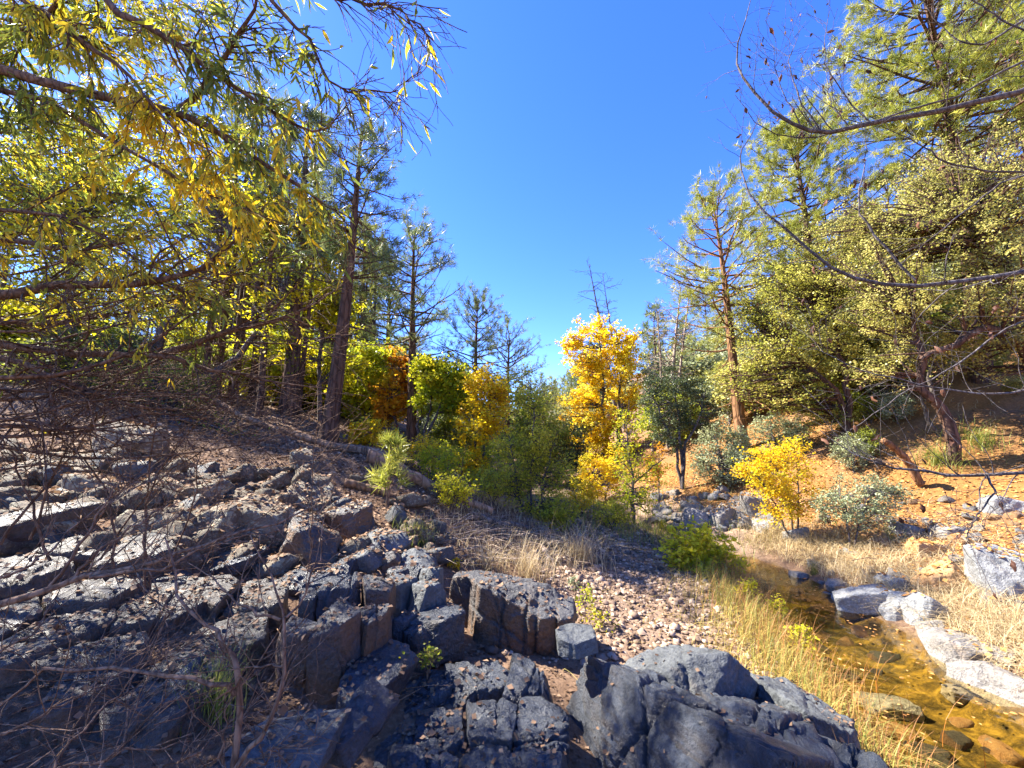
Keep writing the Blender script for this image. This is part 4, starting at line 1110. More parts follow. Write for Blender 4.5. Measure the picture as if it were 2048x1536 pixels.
for i, (u, D_, h_, mt) in enumerate([(870, 8.2, .55, 'leaf_limegreen'), (905, 7.4, .4, 'leaf_forb'), (985, 8.4, .6, 'leaf_olive'), (1120, 8.6, .5, 'leaf_olive'), (1165, 10.5, .7, 'leaf_gold'), (845, 9.0, .6, 'leaf_gold'), (1225, 9.6, .5, 'leaf_olive')]):
    g = base_at(u, D_)
    clump_tree('low_shrub', ['lime sapling shrub below the slender pine', 'little yellow shrub above the upright columns', 'olive shrub at the left foot of the willow shrub', 'olive shrub at the right foot of the willow shrub', 'small golden shrub left of the young tree', 'gold shrub at the end of the thick log', 'olive shrub in front of the young tree'][i], 'bush',
               [[g, g + np.array([.05, 0, h_ * .5]), g + np.array([.1, 0, h_])], [g, g + np.array([-.12, .05, h_ * .5]), g + np.array([-.25, .05, h_ * .9])], [g, g + np.array([.15, .05, h_ * .4]), g + np.array([.3, .05, h_ * .7])]],
               [(g + np.array([0, 0, h_ * .75]), np.array([.42, .35, h_ * .55]))], 44, 34, 'oval', .042, 'bark_bare', mt, 170 + i, .15, .012)
# small pine seedling
ps = pine_parts(61, .95, .014, .25, .30, 'twig_tan', 'pine_needles_yellow', dead=0, whorl=.21, needles=26, tuft=.17, tw=1, dens=.6)
o = thing('pine_seedling', 'knee-high pine seedling growing among rocks on the left bank', 'pine tree', base_at(775, 6.3)); [obj(k, m_, o) for k, m_ in ps.items()]

# right bank shrubs
clump_tree('yellow_shrub', 'vivid yellow shrub on the right bank above the stone pile', 'bush', [stem(1590, 8.5, [(1575, 1000, 8.5), (1550, 930, 8.5)]), stem(1592, 8.5, [(1595, 980, 8.5), (1600, 900, 8.5)]), stem(1585, 8.5, [(1550, 1010, 8.5), (1515, 950, 8.5)])],
           [E(1555, 940, 8.5, 60, 50, .5), E(1595, 905, 8.5, 36, 36, .4), E(1560, 1000, 8.4, 55, 38, .5), E(1510, 930, 8.5, 34, 36, .4), E(1600, 980, 8.5, 34, 40, .4)], 120, 60, 'oval', .042, 'bark_bare', 'leaf_gold', 43, .2, .02)
clump_tree('grey_green_shrub', 'low grey-green leathery shrub right of the vivid yellow shrub', 'bush', [stem(1700, 7.6, [(1690, 1010, 7.6), (1670, 990, 7.6)]), stem(1705, 7.6, [(1730, 1010, 7.6), (1750, 980, 7.6)])],
           [E(1670, 1010, 7.6, 40, 26, .4), E(1720, 985, 7.7, 48, 40, .4), E(1770, 1000, 7.8, 45, 40, .4), E(1730, 1030, 7.4, 40, 22, .35)], 110, 55, 'oval', .034, 'bark_bare', 'leaf_greygreen', 44, .16, .018)
clump_tree('grey_green_shrub', 'grey-green shrub under the orange-trunked pine', 'bush', [stem(1440, 11.5, [(1440, 930, 11.5), (1430, 900, 11.5)])], [E(1430, 925, 11.5, 50, 40, .6), E(1480, 940, 11.2, 36, 30, .5)], 70, 60, 'oval', .05, 'bark_bare', 'leaf_greygreen', 45, .25, .03)
clump_tree('leafy_forb', 'bright lime-yellow leafy plant at the near end of the pool', 'plant', [stem(1390, 7.4, [(1388, 1110, 7.4), (1375, 1050, 7.4)]), stem(1395, 7.4, [(1420, 1110, 7.4), (1440, 1060, 7.4)]), stem(1385, 7.4, [(1350, 1110, 7.4), (1345, 1060, 7.4)]), stem(1400, 7.3, [(1405, 1130, 7.3), (1400, 1090, 7.3)])],
           [E(1385, 1090, 7.4, 46, 40, .3), E(1425, 1100, 7.4, 34, 36, .3), E(1360, 1120, 7.3, 30, 34, .3), E(1400, 1145, 7.2, 40, 30, .3)], 120, 28, 'oval', .065, 'twig_tan', 'leaf_forb', 46, .16, .009, droop=.2)
for i, (u, v) in enumerate([(1500, 1215), (1555, 1265), (1610, 1330), (1480, 1165), (1330, 1075)]):
    g = ground(u, v)
    clump_tree('leafy_forb', ['spindly yellow-green weed among the upper reeds', 'leafy yellow weed in the middle of the reed strip', 'low lime weed near the big rounded boulder', 'yellow weed at the reed strip beside the lime plant', 'pale weed on the far side of the gravel bar'][i], 'plant', [[g, g + np.array([.02, 0, .2]), g + np.array([.05, 0, .38])], [g, g + np.array([-.06, .02, .15]), g + np.array([-.12, 0, .28])]], [(g + np.array([0, 0, .26]), np.array([.14, .12, .16]))], 22, 14, 'oval', .035, 'twig_tan', 'leaf_forb', 150 + i, .07, .004)
clump_tree('leafy_forb', 'thin yellow-leaved weeds at the right end of the flat-topped block', 'plant', [stem(1170, 4.9, [(1172, 1230, 4.9), (1165, 1190, 4.9)]), stem(1190, 4.9, [(1195, 1260, 4.9), (1205, 1220, 4.9)])],
           [E(1175, 1210, 4.9, 26, 34, .12), E(1200, 1250, 4.8, 28, 30, .12)], 26, 12, 'rhomb', .03, 'twig_tan', 'leaf_limegreen', 47, .09, .005)
for i, (u, v, lb) in enumerate([(770, 1335, 'small green forb growing from the crack left of the cracked slab'), (855, 1318, 'small green forb rosette on top of the cracked slab'), (912, 1130, 'tiny yellow-leaved sprig behind the upright columns'), (1150, 1170, 'pale green herb behind the right end of the flat-topped block')]):
    D_ = [3.1, 3.3, 5.6, 5.2][i]; z = [.62, .62, None, None][i]
    b = at(u, v, D_); 
    clump_tree('leafy_forb', lb, 'plant', [[b - np.array([0, 0, .12]), b - np.array([0, 0, .05]), b + np.array([0, 0, .02])], [b - np.array([0, 0, .12]), b + np.array([.04, 0, -.02]), b + np.array([.09, 0, .02])]], [(b, np.array([.09, .08, .06]))], 12, 12, 'oval', .026, 'twig_tan', ['leaf_limegreen', 'leaf_green', 'leaf_gold', 'leaf_greygreen'][i], 50 + i, .05, .004)

# live oak and juniper mass on the right
clump_tree('live_oak', 'big grey-green live oak with arching limb spreading over the right bank', 'tree',
           [stem(1905, 9.0, [(1880, 830, 9.0), (1850, 770, 9), (1840, 690, 9), (1800, 600, 9)]), stem(2120, 8.5, [(2080, 740, 8.5), (1990, 655, 8.5), (1900, 690, 8.6), (1840, 720, 8.7)]), stem(2120, 8.6, [(2090, 640, 8.6), (2000, 520, 8.6), (1900, 420, 8.8)])],
           [E(1830, 500, 9.2, 150, 90, 1.4), E(1960, 430, 8.8, 120, 110, 1.4), E(1760, 430, 10, 110, 80, 1.2), E(1900, 610, 9, 150, 60, 1.2), E(1990, 560, 8.4, 90, 70, 1.2), E(1760, 620, 9.5, 90, 60, 1.1), E(1960, 730, 9, 90, 40, 1.0), E(1720, 740, 9.4, 60, 35, .6), E(1900, 350, 9.5, 130, 70, 1.2), E(2010, 300, 9.2, 70, 60, 1.), E(1700, 520, 10, 60, 60, .8), E(1650, 460, 10.4, 60, 50, .8), E(2020, 650, 8.6, 60, 50, .8), E(1830, 690, 9.2, 60, 40, .6)],
           640, 88, 'rhomb', .044, 'bark_pine', 'leaf_liveoak', 55, .25, [.13, .15, .12], 6, tone=.34, shell=.3)
clump_tree('live_oak', 'live oak with dark leaning stem behind the vivid yellow shrub', 'tree',
           [stem(1690, 11.2, [(1680, 800, 11.2), (1620, 740, 11.2), (1560, 680, 11.2)]), stem(1700, 11.2, [(1690, 760, 11.2), (1680, 680, 11.2), (1650, 600, 11.2)])],
           [E(1560, 600, 11.4, 85, 80, 1.2), E(1640, 540, 11.6, 90, 80, 1.2), E(1530, 700, 11.4, 65, 55, 1.), E(1620, 690, 11.4, 80, 60, 1.), E(1560, 790, 11.6, 75, 50, 1.), E(1490, 640, 12, 40, 70, .8), E(1640, 820, 11.6, 70, 40, .8), E(1500, 560, 12, 45, 60, .8), E(1580, 500, 12, 50, 40, .8), E(1470, 760, 12, 40, 50, .8), E(1700, 640, 11, 50, 80, .8)],
           460, 72, 'rhomb', .054, 'bark_pine', 'leaf_juniper_yellow', 56, .27, [.11, .09], 6, tone=.34, shell=.3)
clump_tree('live_oak', 'small oak with leaning brown trunks beside the long grass clumps', 'tree',
           [stem(1915, 9.6, [(1880, 820, 9.6), (1860, 770, 9.6), (1855, 700, 9.6)]), stem(1880, 9.9, [(1855, 840, 9.9), (1840, 780, 9.9)])],
           [E(1850, 690, 9.8, 80, 40, .8), E(1930, 680, 9.8, 60, 40, .8)], 60, 60, 'rhomb', .05, 'bark_grey', 'leaf_liveoak', 57, .3, [.08, .07], 5)
# brush filling the middle distance
rng = np.random.default_rng(91)
BR = []
for i, (mt, sz) in enumerate([('leaf_liveoak', .10), ('leaf_greygreen', .09), ('leaf_green', .10), ('leaf_juniper', .09), ('leaf_oakyellow', .10)]):
    t0 = clump_tree('brush', 'x y z w', 'bush', [[(0, 0, 0), (.1, 0, .8), (.2, 0, 1.5)], [(0, 0, 0), (-.3, .1, .7), (-.6, .2, 1.2)]], [(np.array([0, 0, 1.2]), np.array([1.1, 1.0, .9])), (np.array([-.6, .2, .8]), np.array([.7, .7, .6]))], 60, 55, 'rhomb', sz, 'bark_bare', mt, 70 + i, .4, .05)
    BR.append(t0)
def place_brush(u, D, sc, i, label, group):
    b = base_at(u, D)
    o = copy_tree(BR[i]); o.location = b; o.scale = (sc, sc, sc * rng.uniform(.85, 1.2)); o.rotation_euler = (0, 0, rng.uniform(0, 6.28))
    tag(o, label, 'bush', group)
for k in range(34):
    place_brush(rng.uniform(900, 1480), rng.uniform(17, 42), rng.uniform(.8, 1.8), k % 4, 'grey-green brush closing the valley behind the cottonwood', 'brush in the valley behind the cottonwood')
for k in range(60):
    place_brush(rng.uniform(1440, 2100), rng.uniform(12, 26), rng.uniform(.6, 1.4), k % 3, 'scrub bush on the right hillside behind the oaks', 'scrub on the right hillside')
for k in range(9):
    place_brush(rng.uniform(1640, 2080), rng.uniform(9.4, 12.5), rng.uniform(.22, .42), k % 3, 'low scrub bush on the near right bank under the oaks', 'low scrub on the near right bank')
for k in range(16):
    place_brush(rng.uniform(850, 1010), rng.uniform(13.5, 22), rng.uniform(.5, .9), k % 4, 'undergrowth bush beneath the left maples', 'undergrowth beneath the maples')
for k in range(26):
    place_brush(rng.uniform(420, 800), rng.uniform(15, 26), rng.uniform(.7, 1.5), 4 if k % 3 else 2, 'yellow-green understory bush among the thin pine poles', 'understory bushes in the left wood')
for k in range(26):
    place_brush(rng.uniform(-140, 480), rng.uniform(9.5, 15), rng.uniform(.5, 1.1), (2, 3, 4)[k % 3], 'dark brush on the crest of the left bank behind the willow boughs', 'brush on the crest of the left bank')
for t0 in BR:
    for c in list(t0.children): bpy.data.objects.remove(c)
    bpy.data.objects.remove(t0)

clump_tree('oak_tree', 'lime-yellow oak foliage between the two dark left pines', 'tree', [stem(640, 13, [(640, 700, 13), (645, 600, 13), (660, 480, 13)])],
           [E(650, 480, 13, 60, 70, .9), E(640, 600, 13, 55, 70, .9), E(690, 640, 13.2, 40, 60, .8), E(600, 700, 13, 40, 50, .7), E(690, 730, 13, 40, 40, .7)], 170, 60, 'rhomb', .10, 'bark_bare', 'leaf_oakyellow', 83, .36, .08)
clump_tree('oak_tree', 'olive-yellow oak low behind the long fallen log', 'tree', [stem(520, 15, [(520, 760, 15), (530, 690, 15)]), stem(540, 15, [(560, 780, 15), (580, 720, 15)])],
           [E(520, 700, 15, 60, 50, .9), E(580, 740, 15, 50, 40, .9), E(470, 740, 15, 50, 40, .8)], 110, 60, 'rhomb', .10, 'bark_bare', 'leaf_limegreen', 84, .36, .06)
clump_tree('willow_shrub', 'yellow-olive willow thicket at the foot of the golden maple', 'bush', [stem(1000, 12, [(1000, 960, 12), (995, 900, 12)]), stem(930, 12.2, [(925, 970, 12.2), (915, 920, 12.2)])],
           [E(1000, 930, 12, 45, 60, .7), E(925, 950, 12.2, 45, 50, .7), E(870, 930, 12.6, 40, 50, .7), E(960, 990, 11.8, 45, 35, .6)], 130, 60, 'rhomb', .055, 'bark_bare', 'leaf_limegreen', 85, .28, .03, 6, tone=.3)
# dead snags
def snag(label, u, D, utop, vtop, rad, seed, group=None, mat='wood_dead'):
    rng = np.random.default_rng(seed)
    b = base_at(u, D); t = at(utop, vtop, D)
    P = resample([b, b * .5 + t * .5 + rng.normal(0, .1, 3), t], 12) - b
    A = Acc(); Rr = rad * np.linspace(1, .12, 12)
    V, F = tubes(P[None], Rr[None], 6); A.add(V, F)
    o = thing('dead_snag', label, 'dead tree', b, group)
    obj('trunk', A.mesh('trunk', mat, True), o)
    A = Acc()
    L = float(t[2] - b[2])
    Q, RQ = grow(rng, P[None], Rr[None], 46, (.35, .99), (.9, 1.5), (.04 * L, .13 * L), 5, -.02, .13, .5, absolute=True)
    V, F = tubes(Q, np.maximum(RQ, .012), 4); A.add(V, F)
    Q2, R2_ = grow(rng, Q, RQ, 3, (.3, 1), (.4, .9), (.3, .6), 4, 0, .15, .6)
    V, F = tubes(Q2, np.maximum(R2_, .008), 3); A.add(V, F)
    obj('branches', A.mesh('branches', mat, True), o)
snag('bare dead snag leaning left above the yellow cottonwood', 1240, 27, 1178, 528, .16, 1, mat='bark_bare')
snag('thinner dead snag right behind the yellow cottonwood', 1250, 27.5, 1205, 548, .11, 2, mat='bark_bare')
snag('pale dead snag, leftmost of the bare trio by the orange-trunked pine', 1306, 19, 1313, 615, .10, 3)
snag('brown dead snag in the middle of the bare trio', 1338, 18, 1362, 572, .13, 4)
snag('dead snag with many side twigs, rightmost of the bare trio', 1345, 18.6, 1382, 560, .10, 5)

# fallen logs
def log(label, pts, r0, r1, mat='log_wood', name='fallen_log', sides=9, seed=0):
    rng = np.random.default_rng(seed)
    P = resample(pts, 16, .012, rng)
    Rr = np.linspace(r0, r1, 16) * (1 + .02 * rng.normal(size=16))
    P[:, 2] = np.maximum(P[:, 2], H(P[:, 0], P[:, 1]) + Rr * .8)
    V, F = tubes(P[None], Rr[None], sides)
    n = len(V)
    caps = [np.arange(sides)[::-1][None], (np.arange(sides) + n - sides)[None]]
    me = make_mesh(name, V - P[0], [F, np.concatenate(caps)], mat, None, False)
    return tag(obj(name, me, None, P[0]), label, 'log')
log('long thin fallen log slanting down the left bank below the pines', [at(430, 800, 9.6), at(560, 880, 9.2), at(650, 922, 9.0), at(770, 968, 8.8)], .06, .105, seed=1)
log('thick weathered fallen log below the slender pine', [ground(735, 925), ground(800, 955), ground(875, 985)], .16, .10, seed=2)
log('short reddish log behind the pine seedling', [ground(690, 975), ground(735, 985), ground(780, 992)], .07, .06, seed=3)
log('log lying at the foot of the green willow shrub', [ground(880, 990), ground(930, 1010), ground(985, 1030)], .09, .06, seed=4)
log('broken dark log among the flood sticks', [ground(960, 1040), ground(1010, 1055), ground(1060, 1062)], .06, .05, seed=5, mat='bark_grey')
log('leaning cut trunk with red-brown bark on the right bank', [base_at(1845, 8.8), at(1810, 915, 8.8), at(1765, 880, 8.8)], .085, .06, seed=6, mat='bark_orange', name='leaning_stub')

# ------------------------------------------------------------------ left thicket: oak behind, willow in front
clump_tree('oak_tree', 'yellow-green oak glowing behind the left willow branches', 'tree',
           [stem(270, 10.1, [(300, 720, 10.1), (370, 600, 10.1), (430, 520, 10.1), (470, 420, 10.1)]), stem(240, 10.3, [(170, 700, 10.3), (140, 560, 10.3), (130, 420, 10.3)]), stem(380, 10.7, [(440, 740, 10.7), (520, 660, 10.7), (580, 560, 10.7)])],
           [E(420, 440, 10.3, 160, 90, 1.1), E(250, 450, 10.3, 150, 100, 1.2), E(90, 430, 10.3, 120, 130, 1.2), E(540, 560, 10.7, 100, 60, .9), E(130, 270, 10.3, 140, 110, 1.2), E(500, 400, 10.5, 90, 70, .9), E(560, 660, 10.8, 70, 50, .7), E(590, 480, 10.8, 60, 70, .7), E(330, 660, 10.5, 120, 40, .8), E(330, 580, 10.1, 120, 50, .8), E(300, 300, 10.3, 120, 90, 1.0), E(-60, 380, 9.9, 120, 160, 1.2), E(100, 580, 9.9, 150, 50, 1.0)],
           400, 62, 'rhomb', .082, 'bark_bare', 'leaf_oakyellow', 81, .48, [.16, .15, .12], 6, tone=.3, shell=.25)
clump_tree('oak_tree', 'dark brushy oak low on the left bank behind the bare willow boughs', 'tree',
           [stem(330, 8.2, [(330, 830, 8.2), (340, 780, 8.2)]), stem(120, 7.5, [(90, 800, 7.5), (60, 740, 7.5)])],
           [E(60, 730, 7.4, 120, 50, .8), E(330, 770, 8.2, 110, 50, .8), E(200, 720, 7.8, 120, 40, .8), E(470, 900, 8.0, 60, 40, .5)], 150, 45, 'rhomb', .05, 'bark_bare', 'leaf_green', 82, .32, [.08, .08], 8)

WR = np.random.default_rng(444)
def pline(pts, K=12, wig=0): return resample([at(*p) for p in pts], K, wig, WR)
willow = thing('willow_tree', 'willow with long yellowing leaves and bare boughs reaching in from the left', 'tree', (-5.4, 2.0, float(H(-5.4, 2.0))))
WB = np.array(willow.location)
TRK = np.array([[-5.4, 2.0, WB[2] - .1], [-5.35, 2.05, WB[2] + .7], [-5.25, 2.1, WB[2] + 1.6], [-5.2, 2.2, WB[2] + 2.8], [-5.1, 2.2, WB[2] + 4.0]])
A = Acc(); V, F = tubes(resample(TRK, 12)[None], np.linspace(.16, .05, 12)[None], 9); A.add(V - WB, F)
obj('trunk', A.mesh('trunk', 'bark_willow', True), willow)
# (pixel polylines with distance; start radius, leafy?)
limbs = [
 ([(-260, 60, 2.6), (0, 140, 2.5), (180, 185, 2.4), (300, 215, 2.35), (400, 245, 2.3), (520, 320, 2.3), (640, 400, 2.35), (690, 440, 2.4)], .026, 1.0, 'upper'),
 ([(-260, 120, 2.7), (0, 178, 2.6), (120, 215, 2.5), (260, 300, 2.45), (400, 380, 2.4), (520, 430, 2.4), (640, 470, 2.5)], .014, 1.0, 'upper'),
 ([(-200, -150, 2.4), (80, 20, 2.2), (160, 80, 2.2), (260, 150, 2.2), (350, 260, 2.2), (470, 330, 2.25)], .014, 1.0, 'upper'),
 ([(100, -180, 2.2), (210, 0, 2.1), (330, 70, 2.1), (420, 140, 2.1), (540, 220, 2.1), (640, 265, 2.15), (700, 200, 2.2)], .012, .7, 'upper'),
 ([(365, 215, 2.35), (420, 150, 2.2), (470, 80, 2.1), (520, -20, 2.0), (560, -120, 1.9)], .010, .5, 'upper'),
 ([(480, -100, 1.9), (560, 20, 1.9), (620, 80, 1.95), (650, 150, 2.0), (700, 185, 2.05), (790, 182, 2.1), (800, 200, 2.1)], .006, .25, 'upper'),
 ([(560, -120, 1.8), (640, -20, 1.8), (740, 5, 1.85), (800, 20, 1.9), (850, 60, 1.95)], .006, .35, 'upper'),
 ([(300, -200, 2.3), (160, -40, 2.4), (60, 60, 2.5), (20, 140, 2.6)], .012, 1.0, 'upper'),
 ([(-300, 620, 3.0), (0, 590, 2.9), (120, 570, 2.9), (300, 565, 2.9), (400, 535, 2.9), (470, 480, 3.0), (540, 400, 3.1)], .030, .45, 'mid'),
 ([(-300, 640, 3.2), (0, 690, 3.0), (150, 705, 3.0), (320, 712, 3.1), (420, 740, 3.2), (560, 765, 3.4), (680, 780, 3.6)], .024, 0, 'bare'),
 ([(320, 712, 3.1), (440, 670, 3.2), (560, 640, 3.4), (640, 600, 3.6), (700, 560, 3.8)], .014, .1, 'bare'),
 ([(-300, 700, 3.0), (0, 715, 2.9), (130, 765, 2.9), (260, 810, 3.0), (380, 820, 3.2), (480, 815, 3.4)], .018, 0, 'bare'),
 ([(-250, 520, 3.4), (0, 640, 3.2), (150, 640, 3.3), (300, 615, 3.4), (450, 560, 3.6), (560, 500, 3.8)], .016, .25, 'mid'),
 ([(-300, 800, 2.6), (0, 760, 2.6), (150, 740, 2.7), (300, 690, 2.9), (420, 600, 3.1), (500, 560, 3.2)], .014, .1, 'bare'),
 ([(-300, 500, 3.0), (0, 480, 2.9), (150, 500, 2.9), (280, 470, 3.0), (380, 400, 3.1)], .016, .8, 'mid'),
 ([(-300, 380, 2.8), (0, 420, 2.7), (140, 440, 2.7), (280, 520, 2.8), (360, 560, 2.9)], .012, .8, 'mid'),
 ([(-300, 860, 2.8), (0, 850, 2.8), (140, 860, 2.9), (300, 830, 3.1), (460, 850, 3.3), (560, 930, 3.4)], .012, 0, 'bare'),
 ([(-250, 760, 3.4), (0, 800, 3.4), (200, 770, 3.4), (400, 690, 3.5), (600, 690, 3.7), (690, 720, 3.9)], .012, 0, 'bare'),
]
for k in range(15):
    v0 = WR.uniform(540, 900); d0 = WR.uniform(2.6, 3.8); u1 = WR.uniform(260, 690); v1 = v0 + WR.uniform(-170, 90); sag = WR.uniform(-30, 50)
    limbs.append(([(-260, v0 - 20, d0), (0, v0, d0), (u1 * .35, v0 * .65 + v1 * .35 + sag, d0 + .1), (u1 * .7, v0 * .3 + v1 * .7 + sag * .8, d0 + .25), (u1, v1, d0 + .4)], float(WR.uniform(.005, .011)), .12 if v0 < 640 else 0, 'bare'))
for k in range(13):
    v0 = WR.uniform(-120, 430); d0 = WR.uniform(3.0, 4.8); u1 = WR.uniform(260, 600); v1 = v0 + WR.uniform(-60, 120)
    limbs.append(([(-300, v0 - 60, d0), (0, v0, d0), (u1 * .5, v0 * .5 + v1 * .5 - 30, d0 + .1), (u1, v1, d0 + .3)], float(WR.uniform(.006, .011)), 1.3, 'mid'))
leaf_pos = []; leaf_dir = []
bare = Acc(); 
for pts, r0, lf, kd in limbs:
    r0 = r0 * 1.5
    P = pline(pts, 16, .006)
    st0 = TRK[np.argmin(np.linalg.norm(TRK - P[0], axis=1))]
    if pts[0][0] < -100:
        P = np.concatenate([resample([st0, (st0 + P[0]) / 2 + np.array([.1, 0, .15]), P[0]], 6)[:-1], P])
    K = len(P)
    Rr = np.interp(np.linspace(0, 1, K), [0, .3, 1], [r0 * 1.5, r0, .0025])
    V, F = tubes(P[None], Rr[None], 7)
    A = Acc(); A.add(V - WB, F); obj('limb', A.mesh('limb', 'bark_willow', True), willow)
    nb = {'upper': 34, 'mid': 34, 'bare': 24}[kd]
    Q, RQ = grow(WR, P[None], Rr[None], nb, (.25, 1.), (.35, 1.1), {'upper': (.10, .42), 'mid': (.2, .7), 'bare': (.2, .8)}[kd], 7, {'upper': -.08, 'mid': 0., 'bare': -.02}[kd], .13, .42, absolute=True)
    RQ = np.clip(RQ * 1.3, .0026, .008)
    V, F = tubes(Q, RQ, 3); bare.add(V - WB, F)
    Q2, RQ2 = grow(WR, Q, RQ, 3, (.2, 1.), (.3, .9), (.08, .28), 5, {'upper': -.08, 'mid': -.03, 'bare': -.02}[kd], .13, .6, absolute=True)
    V, F = tubes(Q2, np.clip(RQ2 * 1.3, .0018, .0045), 3); bare.add(V - WB, F)
    if lf:
        for QQ, m_ in ((Q2, 7), (Q, 8)):
            n = int(len(QQ) * m_ * lf)
            ti = WR.integers(0, len(QQ), n); t = WR.uniform(.15, 1, n) * (QQ.shape[1] - 1); i = np.minimum(t.astype(int), QQ.shape[1] - 2); f = (t - i)[:, None]
            leaf_pos.append(QQ[ti, i] * (1 - f) + QQ[ti, i + 1] * f)
            tg = norm(QQ[ti, i + 1] - QQ[ti, i])
            leaf_dir.append(norm(tg * .7 + WR.normal(0, .45, (n, 3)) + np.array([0, 0, -.55])))
obj('twigs', bare.mesh('twigs', 'bark_willow', True), willow)['kind'] = 'stuff'
LP = np.concatenate(leaf_pos); LD = np.concatenate(leaf_dir)
nrm = WR.normal(size=LP.shape) + np.array([0, -.6, .5])
depth = np.linalg.norm(LP - np.array([0, 0, CAM_Z]), axis=1)
inview = (np.abs(LP[:, 0] / np.maximum(LP[:, 1], .1)) < 1.3) & (LP[:, 1] > .5)
pu = 1024 + FPX * LP[:, 0] / np.maximum(LP[:, 1] * CT + (LP[:, 2] - CAM_Z) * ST, .1)
keep = (depth > 1.25) & ~((pu > 640) & (WR.random(len(LP)) < .8)) & ~((pu > 700) & (LP[:, 2] < 3.9)) & (pu < 880)
LP, LD, nrm, depth, inview = LP[keep], LD[keep], nrm[keep], depth[keep], inview[keep]
tone = np.clip(.44 + .9 * fbm(LP * 1.3, 2, 9) + WR.normal(0, .22, len(LP)), 0, 1)
# upper right of the willow is greener, lower left more golden
tone = np.clip(tone - .22 * (LP[:, 2] > 4.2) + .15 * (LP[:, 2] < 3.9), 0, 1)
size = WR.uniform(.065, .115, len(LP))
order = np.argsort(np.where(inview, depth / size, 1e9))
big = order[:300]; rest = order[300:]
from mathutils import Matrix
LM = []
V0, F0 = LT['lance']
for tn in (.05, .25, .45, .62, .78, .95):
    W = V0.copy(); W[:, 2] += .05 * np.sin(W[:, 1] * 4 + tn * 20)
    LM.append(make_mesh('leaf', W, F0, 'leaf_willow', {'rnd': np.full(len(W), tn)}, True))
for i in big:
    y = norm(LD[i]); x = norm(np.cross(y, nrm[i])); z = np.cross(x, y)
    o = obj('leaf', LM[int(min(tone[i] * 6, 5))], willow)
    M = Matrix(((x[0], y[0], z[0], LP[i, 0] - WB[0]), (x[1], y[1], z[1], LP[i, 1] - WB[1]), (x[2], y[2], z[2], LP[i, 2] - WB[2]), (0, 0, 0, 1)))
    o.matrix_basis = M @ Matrix.Scale(size[i], 4)
V, F = leaves('blade', LP[rest] - WB, LD[rest], nrm[rest], size[rest])
o = obj('foliage', make_mesh('foliage', V, F, 'leaf_willow', {'rnd': np.repeat(tone[rest], 7)}, True), willow); o['kind'] = 'stuff'

# bare brush in the lower left foreground
def brush(label, lines, mat, nb, seed, L=(.15, .5), name='bare_shrub', fine=True):
    rg = np.random.default_rng(seed)
    first = at(*lines[0][0][0]); g = np.array([first[0], first[1], min(first[2], float(H(first[0], first[1])))])
    root = thing(name, label, 'shrub', g)
    tw = Acc()
    for pts, r0 in lines:
        r0 = r0 * 1.6
        P = resample([at(*p) for p in pts], 14, .008, rg)
        Rr = np.linspace(r0, max(r0 * .25, .0015), 14)
        V, F = tubes(P[None], Rr[None], 6); A = Acc(); A.add(V - g, F)
        obj('stem', A.mesh('stem', mat, True), root)
        Q, RQ = grow(rg, P[None], Rr[None], nb, (.15, 1.), (.5, 1.2), L, 6, .02, .09, .45, absolute=True)
        V, F = tubes(Q, np.clip(RQ, .002, .006), 3); tw.add(V - g, F)
        if fine:
            Q2, R2_ = grow(rg, Q, RQ, 2, (.2, 1.), (.4, 1.), (.06, .25), 4, 0, .1, .6, absolute=True)
            V, F = tubes(Q2, np.clip(R2_, .0014, .003), 3); tw.add(V - g, F)
    obj('twigs', tw.mesh('twigs', mat, True), root)['kind'] = 'stuff'
    return root
brush('forked tan bare shrub rising from the bottom edge at left', [
    ([(470, 1640, 1.75), (476, 1440, 1.75), (478, 1350, 1.75), (462, 1290, 1.76), (430, 1250, 1.78), (372, 1212, 1.8), (350, 1140, 1.85), (330, 1075, 1.9)], .0085),
    ([(470, 1540, 1.72), (530, 1460, 1.72), (560, 1390, 1.74), (572, 1300, 1.76), (568, 1230, 1.78), (545, 1150, 1.82), (500, 1070, 1.88)], .0065),
    ([(470, 1390, 1.75), (400, 1360, 1.7), (280, 1340, 1.7), (110, 1338, 1.7), (0, 1410, 1.65), (-80, 1450, 1.6)], .006),
    ([(572, 1235, 1.78), (610, 1180, 1.82), (640, 1110, 1.86), (660, 1065, 1.9)], .0035),
    ([(470, 1600, 1.75), (440, 1500, 1.75), (462, 1400, 1.75)], .005),
    ([(470, 1540, 1.72), (560, 1500, 1.75), (640, 1465, 1.8)], .004),
    ([(562, 1240, 1.78), (500, 1220, 1.8), (440, 1170, 1.85), (375, 1125, 1.9)], .004),
    ([(570, 1330, 1.76), (500, 1330, 1.76), (440, 1335, 1.76)], .003),
], 'twig_tan', 9, 7, (.06, .3))
brush('thick tan bare branch sweeping up from the left edge', [
    ([(-160, 1270, 2.0), (0, 1212, 2.0), (130, 1165, 2.05), (250, 1140, 2.1), (340, 1115, 2.15), (470, 1070, 2.3), (620, 1015, 2.5)], .013),
    ([(130, 1165, 2.05), (200, 1100, 2.1), (290, 1040, 2.2), (340, 1000, 2.3)], .006),
    ([(180, 1155, 2.05), (330, 1130, 2.1), (430, 1090, 2.2), (560, 1060, 2.4)], .006),
    ([(100, 1172, 2.05), (180, 1060, 2.1), (215, 1000, 2.15), (240, 960, 2.2)], .005),
    ([(-100, 1190, 2.0), (60, 1130, 2.1), (160, 1050, 2.3), (300, 940, 2.6)], .005),
], 'twig_tan', 12, 8, (.1, .45))
